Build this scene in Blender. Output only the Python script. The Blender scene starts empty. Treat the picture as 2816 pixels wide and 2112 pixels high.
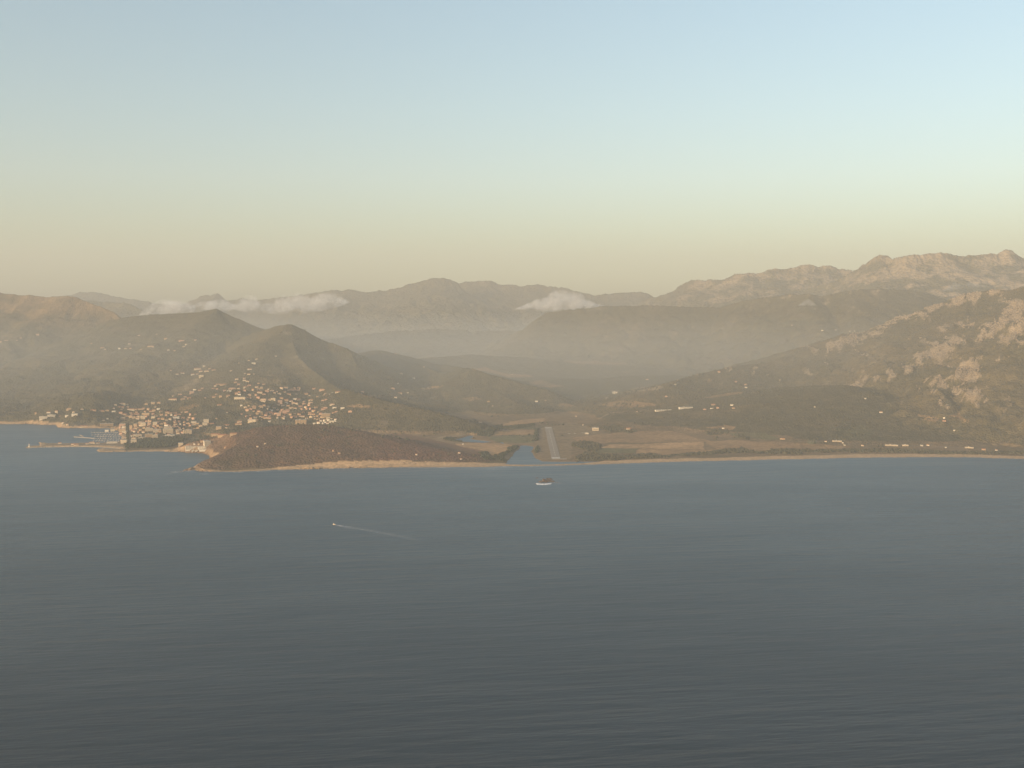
import bpy, bmesh, math, random
import numpy as np
from mathutils import Vector, Matrix
random.seed(7)
rng = np.random.default_rng(11)
SC = bpy.context.scene
COL = SC.collection

# ------------------------------------------------------------------ camera, sky, sun, exposure
CAM_H = 527.0                      # aircraft height over the sea, metres
FPX = 2900.0                       # focal length in photo pixels (2816 wide)
PITCH = math.atan(201.0 / FPX)     # looking slightly down
CT, ST = math.cos(PITCH), math.sin(PITCH)

cam_data = bpy.data.cameras.new('camera')
cam = bpy.data.objects.new('camera', cam_data)
COL.objects.link(cam)
cam.location = (0, 0, CAM_H)
cam.rotation_euler = (math.radians(90) - PITCH, 0, 0)
cam_data.sensor_width = 36.0
cam_data.lens = 36.0 * FPX / 2816.0
cam_data.clip_start = 1.0
cam_data.clip_end = 120000.0
SC.camera = cam

SUN_ELEV = math.radians(12.5)
SUN_AZ = math.radians(50.0)        # sun stands behind the camera, to its left
# unit vector towards the sun (camera looks along +Y)
SUNV = Vector((-math.sin(SUN_AZ) * math.cos(SUN_ELEV), -math.cos(SUN_AZ) * math.cos(SUN_ELEV), math.sin(SUN_ELEV)))

world = bpy.data.worlds.new('World')
SC.world = world
world.use_nodes = True
wn, wl = world.node_tree.nodes, world.node_tree.links
wn.clear()
w_out = wn.new('ShaderNodeOutputWorld')
w_bg = wn.new('ShaderNodeBackground')
sky = wn.new('ShaderNodeTexSky')
sky.sky_type = 'NISHITA'
sky.sun_disc = False
sky.sun_elevation = SUN_ELEV
sky.sun_rotation = math.atan2(SUNV.x, SUNV.y)
sky.altitude = 500
sky.air_density = 1.0
sky.dust_density = 1.5
sky.ozone_density = 1.0
w_tc = wn.new('ShaderNodeTexCoord')
w_sep = wn.new('ShaderNodeSeparateXYZ')
w_ramp = wn.new('ShaderNodeValToRGB')
w_mix = wn.new('ShaderNodeMix'); w_mix.data_type = 'RGBA'; w_mix.blend_type = 'MULTIPLY'
w_mix.inputs[0].default_value = 1.0
wl.new(w_tc.outputs['Generated'], w_sep.inputs[0])
wl.new(w_sep.outputs['Z'], w_ramp.inputs[0])
wl.new(sky.outputs[0], w_mix.inputs[6])
wl.new(w_ramp.outputs[0], w_mix.inputs[7])
wl.new(w_mix.outputs[2], w_bg.inputs[0])
wl.new(w_bg.outputs[0], w_out.inputs[0])
# evening dust band: a tint by elevation above the horizon, the same all the way round
SKY_STOPS = [(0.0, (.53,.535,.495)), (.025, (.61,.62,.56)), (.069, (.71,.69,.61)), (.12, (.85,.80,.71)), (.185, (.92,.87,.77)), (.276, (1.0,.945,.83)), (.5, (1.0,.96,.90)), (1.0, (.99,.97,.94))]
cr = w_ramp.color_ramp
while len(cr.elements) < len(SKY_STOPS):
    cr.elements.new(0.5)
for e, (p, c) in zip(cr.elements, SKY_STOPS):
    e.position = p
    e.color = (*c, 1)
w_bg.inputs[1].default_value = 0.134

sun_data = bpy.data.lights.new('sun', 'SUN')
sun_data.energy = 4.8
sun_data.angle = math.radians(0.5)
sun_data.color = (1.0, 0.725, 0.42)
sun = bpy.data.objects.new('sun', sun_data)
COL.objects.link(sun)
sun.rotation_euler = SUNV.to_track_quat('Z', 'Y').to_euler()
sun.location = (-2000, -2000, 3000)

SC.view_settings.view_transform = 'Standard'
SC.view_settings.look = 'None'
SC.view_settings.gamma = 1.0
SC.view_settings.use_curve_mapping = False
SC.view_settings.exposure = 0.93
SC.render.engine = 'CYCLES'
SC.cycles.use_denoising = True
SC.cycles.max_bounces = 6
SC.cycles.volume_bounces = 2
SC.cycles.volume_step_rate = 1.0
SC.cycles.volume_max_steps = 256

# ------------------------------------------------------------------ small helpers
def tag(o, label=None, cat=None, group=None, kind=None):
    if label: o['label'] = label
    if cat: o['category'] = cat
    if group: o['group'] = group
    if kind: o['kind'] = kind
    return o

def ray(px, py):
    a = (px - 1408.0) / FPX; b = (1056.0 - py) / FPX
    return a, CT + b * ST, -ST + b * CT

def at_depth(px, py, Y):
    dx, dy, dz = ray(px, py); k = Y / dy
    return (k * dx, Y, CAM_H + k * dz)

def at_sea(px, py, z=0.0):
    dx, dy, dz = ray(px, py); k = (z - CAM_H) / dz
    return (k * dx, k * dy, z)

def project(X, Y, Z):
    zr = Z - CAM_H
    zc = Y * CT - zr * ST; yc = Y * ST + zr * CT
    return 1408.0 + FPX * X / zc, 1056.0 - FPX * yc / zc

TAB = np.random.default_rng(5).random((256, 256)).astype(np.float32)
def vnoise(x, y):
    xi = np.floor(x).astype(np.int32); yi = np.floor(y).astype(np.int32)
    fx = (x - xi).astype(np.float32); fy = (y - yi).astype(np.float32)
    fx = fx * fx * (3 - 2 * fx); fy = fy * fy * (3 - 2 * fy)
    x0 = xi & 255; x1 = (xi + 1) & 255; y0 = yi & 255; y1 = (yi + 1) & 255
    a = TAB[y0, x0]; b = TAB[y0, x1]; c = TAB[y1, x0]; d = TAB[y1, x1]
    return (a + (b - a) * fx + (c - a) * fy + (a - b - c + d) * fx * fy) * 2 - 1
def fbm(x, y, octaves=4, gain=0.5):
    s = 0; amp = 1.0; tot = 0
    for i in range(octaves):
        s = s + amp * vnoise(x, y); tot += amp; amp *= gain
        x, y = (x * 1.6 - y * 1.2) + 17.3, (x * 1.2 + y * 1.6) + 5.1
    return s / tot
def ridged(x, y, octaves=4, gain=0.5):
    s = 0; amp = 1.0; tot = 0
    for i in range(octaves):
        s = s + amp * (1 - np.abs(vnoise(x, y)) * 2); tot += amp; amp *= gain
        x, y = (x * 1.6 - y * 1.2) + 7.7, (x * 1.2 + y * 1.6) + 3.3
    return s / tot
def sstep(a, b, x):
    t = np.clip((x - a) / (b - a), 0, 1)
    return t * t * (3 - 2 * t)
def in_poly(px, py, poly):
    inside = np.zeros(px.shape, bool)
    n = len(poly)
    for i in range(n):
        x0, y0 = poly[i]; x1, y1 = poly[(i + 1) % n]
        if y0 == y1: continue
        c = ((y0 > py) != (y1 > py)) & (px < (x1 - x0) * (py - y0) / (y1 - y0) + x0)
        inside ^= c
    return inside
def dist_line(X, Y, pts, closed=False):
    best = np.full(X.shape, 1e9, np.float32)
    n = len(pts)
    for i in range(n if closed else n - 1):
        x0, y0 = pts[i][:2]; x1, y1 = pts[(i + 1) % n][:2]
        ex, ey = x1 - x0, y1 - y0; L = ex * ex + ey * ey + 1e-9
        t = np.clip(((X - x0) * ex + (Y - y0) * ey) / L, 0, 1)
        dx = X - x0 - t * ex; dy = Y - y0 - t * ey
        np.minimum(best, dx * dx + dy * dy, out=best)
    return np.sqrt(best)

# ------------------------------------------------------------------ node material helpers
def new_mat(name):
    m = bpy.data.materials.new(name); m.use_nodes = True
    nt = m.node_tree
    b = nt.nodes['Principled BSDF']
    return m, nt.nodes, nt.links, b
MATS = {}
def simple(name, col, rough=0.8, var=0.12, scale=0.4, spec=0.3):
    if name in MATS: return MATS[name]
    m, n, l, b = new_mat(name)
    tc = n.new('ShaderNodeTexCoord'); no = n.new('ShaderNodeTexNoise'); mp = n.new('ShaderNodeMapRange')
    mx = n.new('ShaderNodeMix'); mx.data_type = 'RGBA'; mx.blend_type = 'MULTIPLY'; mx.inputs[0].default_value = 1
    no.inputs['Scale'].default_value = scale; no.inputs['Detail'].default_value = 4
    mp.inputs['From Min'].default_value = 0.3; mp.inputs['From Max'].default_value = 0.7
    mp.inputs['To Min'].default_value = 1 - var * 1.6; mp.inputs['To Max'].default_value = 1 + var * 0.6
    l.new(tc.outputs['Object'], no.inputs['Vector']); l.new(no.outputs['Fac'], mp.inputs['Value'])
    l.new(mp.outputs[0], mx.inputs[7]); mx.inputs[6].default_value = (*col, 1)
    l.new(mx.outputs[2], b.inputs['Base Color'])
    b.inputs['Roughness'].default_value = rough
    b.inputs['Specular IOR Level'].default_value = spec
    MATS[name] = m
    return m

# ------------------------------------------------------------------ terrain: ridges traced to their own distances
# every crest point: (photo x, photo y, distance along the view in metres)
RIDGES = [
 # name, width of footprint, power, points
 ('left_hill', 2700, 1.25, [(-900,760,8200),(-400,770,8200),(-100,790,8100),(0,805,8000),(52,811,8000),(81,811,8000),(122,816,8000),(158,816,7950),(190,814,7900),(208,816,7900),(240,830,7850),(271,840,7800),(316,860,7700),(340,885,7500),(350,930,7200)]),
 ('blue_range', 3600, 1.2, [(60,850,15000),(130,828,15000),(181,813,15000),(217,804,15000),(262,803,15000),(294,810,15000),(357,823,15000),(425,832,15000),(500,845,15000)]),
 ('blue_shoulder', 2500, 1.2, [(150,835,11800),(217,824,11800),(289,830,11800),(330,833,11600),(350,834,11500),(375,845,11400),(410,862,11300)]),
 ('twin_peak', 3000, 1.2, [(470,850,14000),(534,825,14000),(550,815,14000),(565,811,14000),(580,812,14000),(595,805,14000),(608,812,14000),(622,826,14000),(650,826,14000),(662,820,14000),(680,824,14000),(740,822,14000),(800,815,14000)]),
 ('middle_range', 4200, 1.25, [(800,815,13500),(846,809,13200),(891,801,13000),(942,797,13000),(975,799,13000),(1006,804,13000),(1057,799,13000),(1100,790,13000),(1146,779,13000),(1184,767,13000),(1205,764,13000),(1222,765,13000),(1243,771,13000),(1260,779,13000)]),
 ('middle_range_b', 4200, 1.25, [(1260,783,13800),(1286,776,13800),(1310,775,13800),(1337,773,13800),(1350,774,13800),(1369,782,13800),(1438,787,13800),(1467,783,13800),(1500,788,13800),(1552,791,13700),(1575,797,13600),(1594,804,13500),(1641,815,13500),(1666,810,13500),(1723,807,13500),(1761,804,13500),(1777,807,13500),(1793,816,13500),(1850,830,13400)]),
 ('right_range', 3900, 1.2, [(1770,824,12200),(1793,816,12000),(1825,811,11900),(1850,801,11800),(1869,785,11700),(1901,771,11600),(1935,772,11500),(1964,767,11400),(1996,769,11300),(2015,756,11300),(2046,752,11200),(2080,750,11200),(2116,740,11200),(2140,739,11200),(2167,735,11200),(2200,729,11200),(2224,726,11200),(2249,732,11200),(2270,730,11200),(2287,731,11200),(2312,739,11200),(2350,744,11100),(2420,760,11000)]),
 ('high_range', 3300, 1.15, [(2230,790,10600),(2300,770,10500),(2350,743,10300),(2388,718,10100),(2420,702,10000),(2436,703,10000),(2455,710,9900),(2489,701,9800),(2543,696,9800),(2606,694,9800),(2629,699,9800),(2654,703,9800),(2667,699,9800),(2695,698,9800),(2708,699,9800),(2724,696,9800),(2743,699,9800),(2756,690,9800),(2769,683,9800),(2782,691,9800),(2796,699,9800),(2816,707,9800),(2900,715,9900),(3100,700,10000),(3500,720,10200),(4000,740,10400)]),
 ('green_ridge', 2300, 1.2, [(1500,860,9400),(1600,848,9300),(1660,842,9200),(1793,840,9000),(1888,844,8900),(1983,845,8800),(2014,835,8700),(2050,826,8600),(2116,816,8500),(2179,808,8400),(2224,808,8300),(2262,816,8300),(2293,808,8250),(2338,797,8200),(2388,794,8200),(2458,796,8200),(2512,800,8200),(2559,810,8200),(2600,824,8200),(2680,850,8100)]),
 ('near_hill', 2800, 1.12, [(4000,700,5200),(3400,730,5400),(3000,755,5700),(2900,770,5850),(2816,789,6000),(2780,797,6050),(2730,797,6150),(2654,808,6200),(2622,822,6250),(2575,837,6300),(2515,868,6300),(2455,892,6300),(2385,917,6300),(2318,917,6250),(2290,935,6200),(2255,947,6200),(2224,974,6150),(2179,979,6100),(2148,985,6050),(2116,996,6000),(2050,1004,5950),(2000,1010,5900),(1900,1035,5750),(1850,1050,5600)]),
 ('town_hill', 2900, 1.5, [(180,960,7200),(250,905,7300),(300,882,7350),(339,873,7350),(389,866,7350),(450,863,7300),(500,862,7250),(555,855,7250),(595,848,7200),(608,856,7200),(644,872,7150),(671,883,7100),(700,897,7050),(730,907,7000)]),
 ('round_hill', 2000, 1.35, [(700,915,6700),(730,907,6600),(762,897,6400),(789,892,6300),(803,893,6300),(834,906,6300),(864,923,6300),(891,938,6300),(920,946,6250),(950,956,6200),(968,972,6100),(980,1000,5950),(990,1035,5800)]),
 ('second_hill', 1500, 1.25, [(940,985,7300),(985,971,7250),(1015,966,7200),(1062,968,7200),(1090,974,7150),(1150,988,7050),(1190,1000,6950),(1224,1006,6900),(1297,1023,6700),(1340,1029,6600),(1400,1042,6500),(1480,1062,6400)]),
 ('spur_a', 800, 1.3, [(806,945,6000),(815,978,5800),(850,1010,5600),(890,1040,5400),(925,1064,5250),(965,1088,5050),(1040,1105,4900)]),
 ('spur_b', 800, 1.1, [(1040,968,7200),(1090,985,6900),(1150,1004,6600),(1224,1030,6300),(1300,1058,6000),(1360,1078,5750),(1420,1105,5450)]),
 ('spur_c', 450, 1.0, [(950,1072,5050),(1020,1095,4900),(1100,1113,4800),(1180,1130,4720),(1260,1150,4640),(1320,1170,4560)]),
 ('spur_d', 380, 1.0, [(650,1000,6000),(690,1030,5700),(730,1045,5600),(775,1060,5450)]),
 ('spur_e', 420, 1.0, [(1224,1006,6900),(1300,1015,6000),(1400,1045,5900),(1500,1070,5800)]),
 ('headland', 420, 0.8, [(632,1250,3680),(655,1222,3730),(690,1192,3800),(720,1176,3860),(790,1169,3900),(850,1167,3900),(905,1170,3900),(960,1181,3880),(1010,1194,3850),(1080,1212,3800),(1150,1228,3760),(1230,1244,3720),(1300,1258,3680)]),
 ('valley_ridge_a', 1500, 1.2, [(1100,995,7500),(1180,984,7600),(1300,975,7800),(1380,980,7850),(1450,984,7900),(1600,1000,7800),(1750,1012,7600)]),
 ('valley_ridge_b', 2000, 1.2, [(860,950,9700),(900,932,9800),(980,925,9850),(1050,914,9900),(1200,906,10000),(1300,912,10100),(1400,910,10200),(1520,922,10300),(1600,924,10300),(1800,934,10200)]),
 ('valley_ridge_c', 1100, 1.2, [(1330,1048,6550),(1450,1050,6700),(1560,1041,6800),(1640,1046,6850),(1700,1036,6900),(1850,1032,6900),(1950,1040,6800)]),
 ('knoll', 1300, 1.5, [(1980,1085,5450),(2060,1075,5350),(2150,1065,5300),(2250,1060,5200),(2330,1060,5100)]),
]
T = np.concatenate([np.linspace(-1.25, -0.56, 60, endpoint=False), np.linspace(-0.56, 0.56, 1010), np.linspace(0.56, 1.25, 61)[1:]]).astype(np.float32)
NR = 860
YR = np.exp(np.linspace(math.log(3150.0), math.log(17500.0), NR)).astype(np.float32)
TT, GY = np.meshgrid(T, YR)
GX = TT * GY
NC = len(T)

gully = 0.17 * fbm(GX / 420, GY / 420, 3) + 0.09 * ridged(GX / 170 + 9, GY / 170, 3)
base = 2.2 + 120 * sstep(4900, 9200, GY) + 240 * sstep(8800, 14000, GY)
base += sstep(4700, 7000, GY) * 55 * np.clip(fbm(GX / 1000 + 3, GY / 1000, 4) + 0.15, -0.2, 1)
hs = np.exp(base / 14.0 - 30)      # smooth maximum
ONE0 = math.exp(-30)
rel = np.zeros_like(GX)            # closeness to a crest, 0..1
cls = np.zeros(GX.shape, np.int16)
bestz = base.copy()
for ri, (rname, rw, rp, pts) in enumerate(RIDGES):
    W = [at_depth(*p) for p in pts]
    ys = [p[1] for p in W]; ztop = max(p[2] for p in W)
    lat = 1.0 if (rname.startswith('spur') or rname in ('headland', 'knoll')) else (1.3 if rname == 'near_hill' else 1.9)   # flanks fall faster along the range than across it
    crag = 0.085 if min(ys) > 9000 else 0.03
    r0 = max(0, int(np.searchsorted(YR, min(ys) - rw * 1.5)) - 1); r1 = min(NR, int(np.searchsorted(YR, max(ys) + rw * 1.5)) + 1)
    X = GX[r0:r1]; Y = GY[r0:r1]; G = gully[r0:r1]
    hh = np.zeros_like(X); hz_ = np.ones_like(X)
    for i in range(len(W) - 1):
        x0, y0, z0 = W[i]; x1, y1, z1 = W[i + 1]
        xm0 = min(x0, x1) - rw * 1.5; xm1 = max(x0, x1) + rw * 1.5
        x0 *= lat; x1 *= lat
        ex, ey = x1 - x0, y1 - y0; L = ex * ex + ey * ey + 1e-6
        cs = np.where((X.max(0) > xm0) & (X.min(0) < xm1))[0]
        if len(cs) == 0: continue
        c0, c1 = cs[0], cs[-1] + 1
        Xs = X[:, c0:c1] * lat; Ys = Y[:, c0:c1]
        t = np.clip(((Xs - x0) * ex + (Ys - y0) * ey) / L, 0, 1)
        d = np.sqrt((Xs - x0 - t * ex) ** 2 + (Ys - y0 - t * ey) ** 2)
        d = d * (1 + G[:, c0:c1] * np.clip(d / 250, 0, 1))
        zz = z0 + t * (z1 - z0)
        h = zz * np.clip(1 - d / (rw * (np.clip(zz, 5, None) / ztop) ** 0.75), 0, 1) ** rp
        h = h - zz * crag * (1 - np.exp(-d / 75.0))
        up = h > hh[:, c0:c1]
        hh[:, c0:c1][up] = h[up]; hz_[:, c0:c1][up] = zz[up]
    hs[r0:r1] += np.exp(hh / 14.0 - 30) - ONE0
    m = hh > bestz[r0:r1]
    bestz[r0:r1][m] = hh[m]; cls[r0:r1][m] = ri + 1
    rel[r0:r1] = np.where(m, hh / hz_, rel[r0:r1])
Z = (np.log(hs) + 30) * 14.0 - 14.0 * math.log(2) * 0
CREST = 1.0 - 0.88 * np.clip(rel, 0, 1) ** 7
# erosion detail, fading at the crests so the traced skylines survive
amp = np.clip((Z - 6) * 0.10, 0, 24) * CREST
Z += amp * 0.8 * (ridged(GX / 520 + 31, GY / 520, 4, 0.55) - 0.15)
Z += np.clip((Z - 4) * 0.05, 0, 5.0) * (fbm(GX / 55, GY / 55, 3, 0.6))
far = sstep(8500, 10500, GY)
Z += sstep(6700, 8300, GY) * 7 * (ridged(GX / 95 + 6, GY / 140, 3, 0.6) - 0.1)
Z += far * 14 * ridged(GX / 130 + 1, GY / 160, 3, 0.65)
Z += CREST * far * np.clip(Z * 0.035, 0, 34) * ridged(GX / 240 + 3, GY / 300 + 8, 3, 0.6)

# ------------------------------------------------------------------ coast, harbour, river mouth
SHORE_PX = [(-2600,1150),(-1200,1160),(-400,1168),(0,1167),(72,1166),(108,1168),(156,1169),(163,1176),(190,1178),(217,1177),(260,1178),(307,1178),
 (325,1181),(332,1192),(334,1206),(335,1216),(300,1219),(262,1219),(235,1219),(200,1221),(170,1221),(128,1221),(122,1219),(106,1218),(108,1222),(112,1227),(95,1227),(78,1227),
 (76,1231),(100,1231),(127,1229),(181,1228),(230,1228),(271,1229),(310,1231),(336,1233),(325,1236),(300,1236),(285,1234),(271,1236),(266,1240),(272,1243),(290,1243),(340,1242),(400,1242),(449,1242),(503,1243.5),(521,1246),(545,1246),(560,1247),(572,1251),
 (578,1258),(594,1264),(592,1268),(580,1271),(568,1271),(562,1275),(553,1280),(540,1285),(524,1290),(515,1294),(532,1293),(548,1296),(600,1298),(650,1298),(764,1292),(900,1288.5),(1018,1287),(1100,1285),(1195,1285),(1321,1284),(1416,1282),(1543,1280),(1670,1276),(1800,1271.5),
 (1900,1269),(2037,1266),(2116,1264),(2243,1261.5),(2369,1258.5),(2527,1257.5),(2654,1257.5),(2816,1262),(3000,1268),(3300,1285),(3800,1330),(4600,1420)]
SHORE = [at_sea(*p)[:2] for p in SHORE_PX]
# smooth the long beaches a little by jittering sub points
SEA_POLY = SHORE + [(12000, 2000), (12000, 500), (-12000, 500), (-12000, 4000)]
rs = int(np.searchsorted(YR, 7200))
Xs, Ys, Zs = GX[:rs], GY[:rs], Z[:rs]
jx = 6 * vnoise(Xs / 40, Ys / 40); jy = 6 * vnoise(Xs / 40 + 50, Ys / 40)
insea = in_poly(Xs + jx, Ys + jy, SEA_POLY)
dsea = dist_line(Xs + jx, Ys + jy, SHORE)
def px_poly(pts):
    return [at_sea(px, py, 1.0)[:2] for px, py in pts]
LAGOON = px_poly([(1405,1277),(1390,1275.5),(1398,1266),(1404,1259),(1410,1250),(1416,1243),(1426,1236),(1432,1230),(1431,1226),(1440,1224.5),(1452,1225),(1467,1228),(1464,1234),(1460,1240),(1465,1250),(1470,1256),(1478,1263),(1490,1268),(1530,1269.5),(1570,1269.5),(1606,1268.5),(1650,1269),(1604,1273.5),(1540,1276),(1480,1277.5)])
POOL = px_poly([(1253,1208),(1268,1205),(1278,1201),(1290,1196.5),(1304,1197),(1298,1204),(1290,1206.5),(1305,1209),(1335,1212),(1350,1214.5),(1330,1217),(1300,1215.5),(1275,1214),(1259,1212)])
POOL2 = px_poly([(1326,1190),(1335,1184.5),(1346,1182.5),(1340,1188),(1331,1193)])
POOL3 = px_poly([(1378,1216),(1386,1216),(1385,1220),(1380,1218)])
water = np.zeros(Xs.shape, bool); dlag = np.full(Xs.shape, 1e6, np.float32)
jx2 = 5 * vnoise(Xs / 22, Ys / 30)
for P in (LAGOON, POOL, POOL2, POOL3):
    cx = [p[0] for p in P]; cy = [p[1] for p in P]
    water |= in_poly(Xs + jx2, Ys, P)
    dlag = np.minimum(dlag, dist_line(Xs, Ys, P, True))
land_h = np.clip(Zs, 0.8, None)
px_, py_ = project(Xs, Ys, np.full_like(Xs, 2.0))
# coastal flattening
headw = np.exp(-((px_ - 540) / 40) ** 2)
coast = np.clip(dsea / (70 - 45 * headw), 0, 1)
Zl = 0.5 + 2.0 * np.clip(dsea / 60, 0, 1) + (land_h - 1.0) * coast ** 0.8
flat = Zs < 9
Zl = np.where(flat, 0.5 + np.clip(dsea * 0.045, 0, 2.0) + np.clip(Zs - 2.2, -0.5, 10), Zl)
harb = (px_ < 345) & (py_ > 1180)       # quays and the breakwater stay level
Zl = np.where(harb, 3.2, Zl)
Zw = -1.0 - np.clip(dsea * 0.12, 0, 5)
Zs2 = np.where(insea, Zw, Zl)
Zs2 = np.where(water & ~insea, -2.0, Zs2)
nearlag = (~water) & (~insea) & (dlag < 25) & (Zs2 < 6)
Zs2 = np.where(nearlag, np.minimum(Zs2, 0.6 + dlag * 0.08), Zs2)
Z[:rs] = Zs2
SEA_M = np.zeros(GX.shape, bool); SEA_M[:rs] = insea | water
DSEA = np.full(GX.shape, 1e5, np.float32); DSEA[:rs] = dsea
PX, PY = project(GX, GY, Z)

def hit(px, py):
    """where the view ray through a photo pixel meets the terrain"""
    dx, dy, dz = ray(px, py)
    t = dx / dy
    c = float(np.interp(t, T, np.arange(NC))); c0 = min(int(c), NC - 2); f = c - c0
    zc = Z[:, c0] * (1 - f) + Z[:, c0 + 1] * f
    zr = CAM_H + YR * dz / dy
    w = np.where(np.maximum(zc, 0.3) >= zr)[0]
    if len(w) == 0: r = NR - 2
    else: r = max(0, w[0] - 1)
    a0 = zr[r] - zc[r]; a1 = zr[r + 1] - zc[r + 1]
    k = min(1, max(0, a0 / (a0 - a1 + 1e-6)))
    Yh = float(YR[r] * (1 - k) + YR[r + 1] * k)
    return t * Yh, Yh, float(max(0.3, zc[r] * (1 - k) + zc[r + 1] * k))
def ground(x, y):
    t = x / y
    c = float(np.interp(t, T, np.arange(NC))); c0 = min(int(c), NC - 2); f = c - c0
    r = float(np.interp(y, YR, np.arange(NR))); r0 = min(int(r), NR - 2); g = r - r0
    return float((Z[r0, c0] * (1 - f) + Z[r0, c0 + 1] * f) * (1 - g) + (Z[r0 + 1, c0] * (1 - f) + Z[r0 + 1, c0 + 1] * f) * g)

# ------------------------------------------------------------------ land cover (what grows or lies where)
SCRUB = np.array((0.074, 0.064, 0.033)); DRY = np.array((0.25, 0.178, 0.10)); SAND = np.array((0.47, 0.315, 0.180))
BURNT = np.array((0.132, 0.066, 0.043)); ROCK = np.array((0.25, 0.192, 0.130)); WOOD = np.array((0.030, 0.038, 0.020))
MEAD = np.array((0.115, 0.118, 0.055)); STUB = np.array((0.41, 0.250, 0.125)); EARTH = np.array((0.27, 0.170, 0.092))
TARM = np.array((0.20, 0.19, 0.175)); STREET_SHADE = np.array((0.055, 0.055, 0.055)); TOWN = np.array((0.13, 0.115, 0.085))
colr = np.empty(GX.shape + (3,), np.float32)
n1 = fbm(GX / 240 + 4, GY / 260, 4, 0.6); n2 = fbm(GX / 70, GY / 70 + 9, 3, 0.6)
wdry = np.clip(0.30 + 0.9 * n1 + 0.35 * n2, 0, 1) ** 2 * 0.42
colr[:] = SCRUB
def blend(mask, c):
    m = mask[..., None].astype(np.float32)
    colr[:] = colr * (1 - m) + c * m
blend(wdry, DRY * 0.75)
nL = {i: r[0] for i, r in enumerate(RIDGES, 1)}
idx = {r[0]: i for i, r in enumerate(RIDGES, 1)}
blend(0.55 * (cls == idx['left_hill']) * sstep(300, 560, Z) * np.clip(0.7 + n1 + 0.5*n2, 0, 1), np.array((0.28, 0.18, 0.095)))
blend(0.30 * (cls == idx['near_hill']) * np.clip(0.8 + n1, 0, 1), np.array((0.155, 0.112, 0.058)))
# burnt headland
blend(0.9 * (cls == idx['headland']) * np.clip(0.85 + 0.5 * n2, 0, 1), BURNT)
blend(0.7 * (cls == idx['headland']) * np.clip(1.6 * n1 + 0.1 + 0.8 * n2, 0, 1), DRY * 0.7)
blend(0.7 * (cls == idx['headland']) * np.clip(-1.8 * n1 - 0.1 + 0.8 * n2, 0, 1), SCRUB * 0.8)
plain = (Z < 14) & (GY < 5400) & (cls != idx['headland'])
blend(0.55 * plain * np.clip(0.75 + 0.8 * n1, 0, 1), EARTH)

wob_x = 3.0 * vnoise(GX / 45, GY / 45); wob_y = 1.4 * vnoise(GX / 45 + 80, GY / 60)
WX, WY = PX + wob_x, PY + wob_y
def patch(pts, c, a=0.85, soft=True):
    xs = [p[0] for p in pts]; ys = [p[1] for p in pts]
    m = (WX > min(xs)) & (WX < max(xs)) & (WY > min(ys)) & (WY < max(ys)) & (GY < 9500)
    if not m.any(): return
    ins = np.zeros(GX.shape, bool); ins[m] = in_poly(WX[m], WY[m], pts)
    k = a * (np.clip(0.85 + 0.45 * n2, 0, 1) if soft else 1.0)
    blend(ins * k, c)
def zp(ox, oy, s, pts): return [(ox + x / s, oy + y / s) for x, y in pts]
def stroke(pts, wpx, c, a=0.8):
    pts2 = []
    xs = [p[0] for p in pts]; ys = [p[1] for p in pts]
    m = (PX > min(xs) - wpx) & (PX < max(xs) + wpx) & (PY > min(ys) - wpx) & (PY < max(ys) + wpx) & (GY < 9500)
    if not m.any(): return
    d = dist_line(PX[m] + 0.5 * wob_x[m], PY[m] + 0.4 * wob_y[m], pts)
    k = np.zeros(GX.shape, np.float32); k[m] = a * sstep(wpx, wpx * 0.4, d)
    blend(k, c)
R6 = (1100, 1050, 3.16); KZ = (1200, 1100, 7.373); B5 = (1500, 1000, 3.16); B4 = (2116, 950, 3.16); KK = (700, 900, 2.765)
# fields round the river mouth
patch(zp(*KZ, [(380,890),(700,870),(1100,870),(1400,895),(1650,920),(1520,960),(1430,1010),(1250,1090),(1130,1150),(1040,1110),(950,1050),(700,1010),(480,940)]), STUB, 0.95)
patch(zp(*KZ, [(0,760),(300,700),(600,655),(640,690),(480,740),(200,760),(120,800),(300,850),(0,850)]), DRY, 0.9)
patch(zp(*KZ, [(1150,660),(1300,610),(1700,600),(2000,600),(2010,690),(1400,700),(1150,720)]), STUB * 0.85, 0.9)
patch(zp(*KZ, [(1290,520),(1500,440),(1800,390),(2200,360),(2200,420),(1900,470),(1500,520),(1200,570)]), STUB * 0.9, 0.9)
patch(zp(*KZ, [(1050,740),(1200,720),(1500,710),(1990,700),(2000,860),(1500,870),(1250,850),(1080,800)]), MEAD, 0.9)
patch(zp(*KZ, [(1330,560),(1600,530),(2000,480),(2000,590),(1500,600),(1300,600)]), MEAD * 0.8, 0.8)
# airfield and the fields right of it
patch([(1476,1184),(1500,1172),(1560,1168),(1610,1170),(1650,1185),(1690,1200),(1620,1212),(1575,1215),(1568,1262),(1500,1266),(1484,1258),(1468,1240),(1478,1215)], DRY * 0.85, 0.95)
patch(zp(*B5, [(230,640),(500,610),(800,590),(1100,585),(1300,640),(1500,680),(900,680),(500,690),(300,690)]), STUB * 0.75, 0.9)
patch(zp(*B5, [(480,735),(560,705),(1000,690),(1375,680),(1380,745),(1000,742),(800,735)]), STUB * 1.05, 0.98)
patch(zp(*B5, [(480,740),(810,733),(770,772),(420,775)]), MEAD, 0.9)
patch(zp(*B5, [(780,772),(820,740),(1380,750),(1500,745),(1400,765),(1000,795),(800,795)]), STUB * 0.85, 0.9)
patch(zp(*B5, [(1380,680),(1600,660),(2000,690),(2212,700),(2212,745),(1900,735),(1500,745)]), STUB * 0.8, 0.9)
patch(zp(*B5, [(1580,600),(1900,600),(2050,660),(1700,650)]), MEAD * 0.9, 0.8)
patch(zp(*B5, [(450,360),(620,325),(750,320),(950,350),(960,365),(700,380)]), STUB * 0.75, 0.8)
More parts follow.
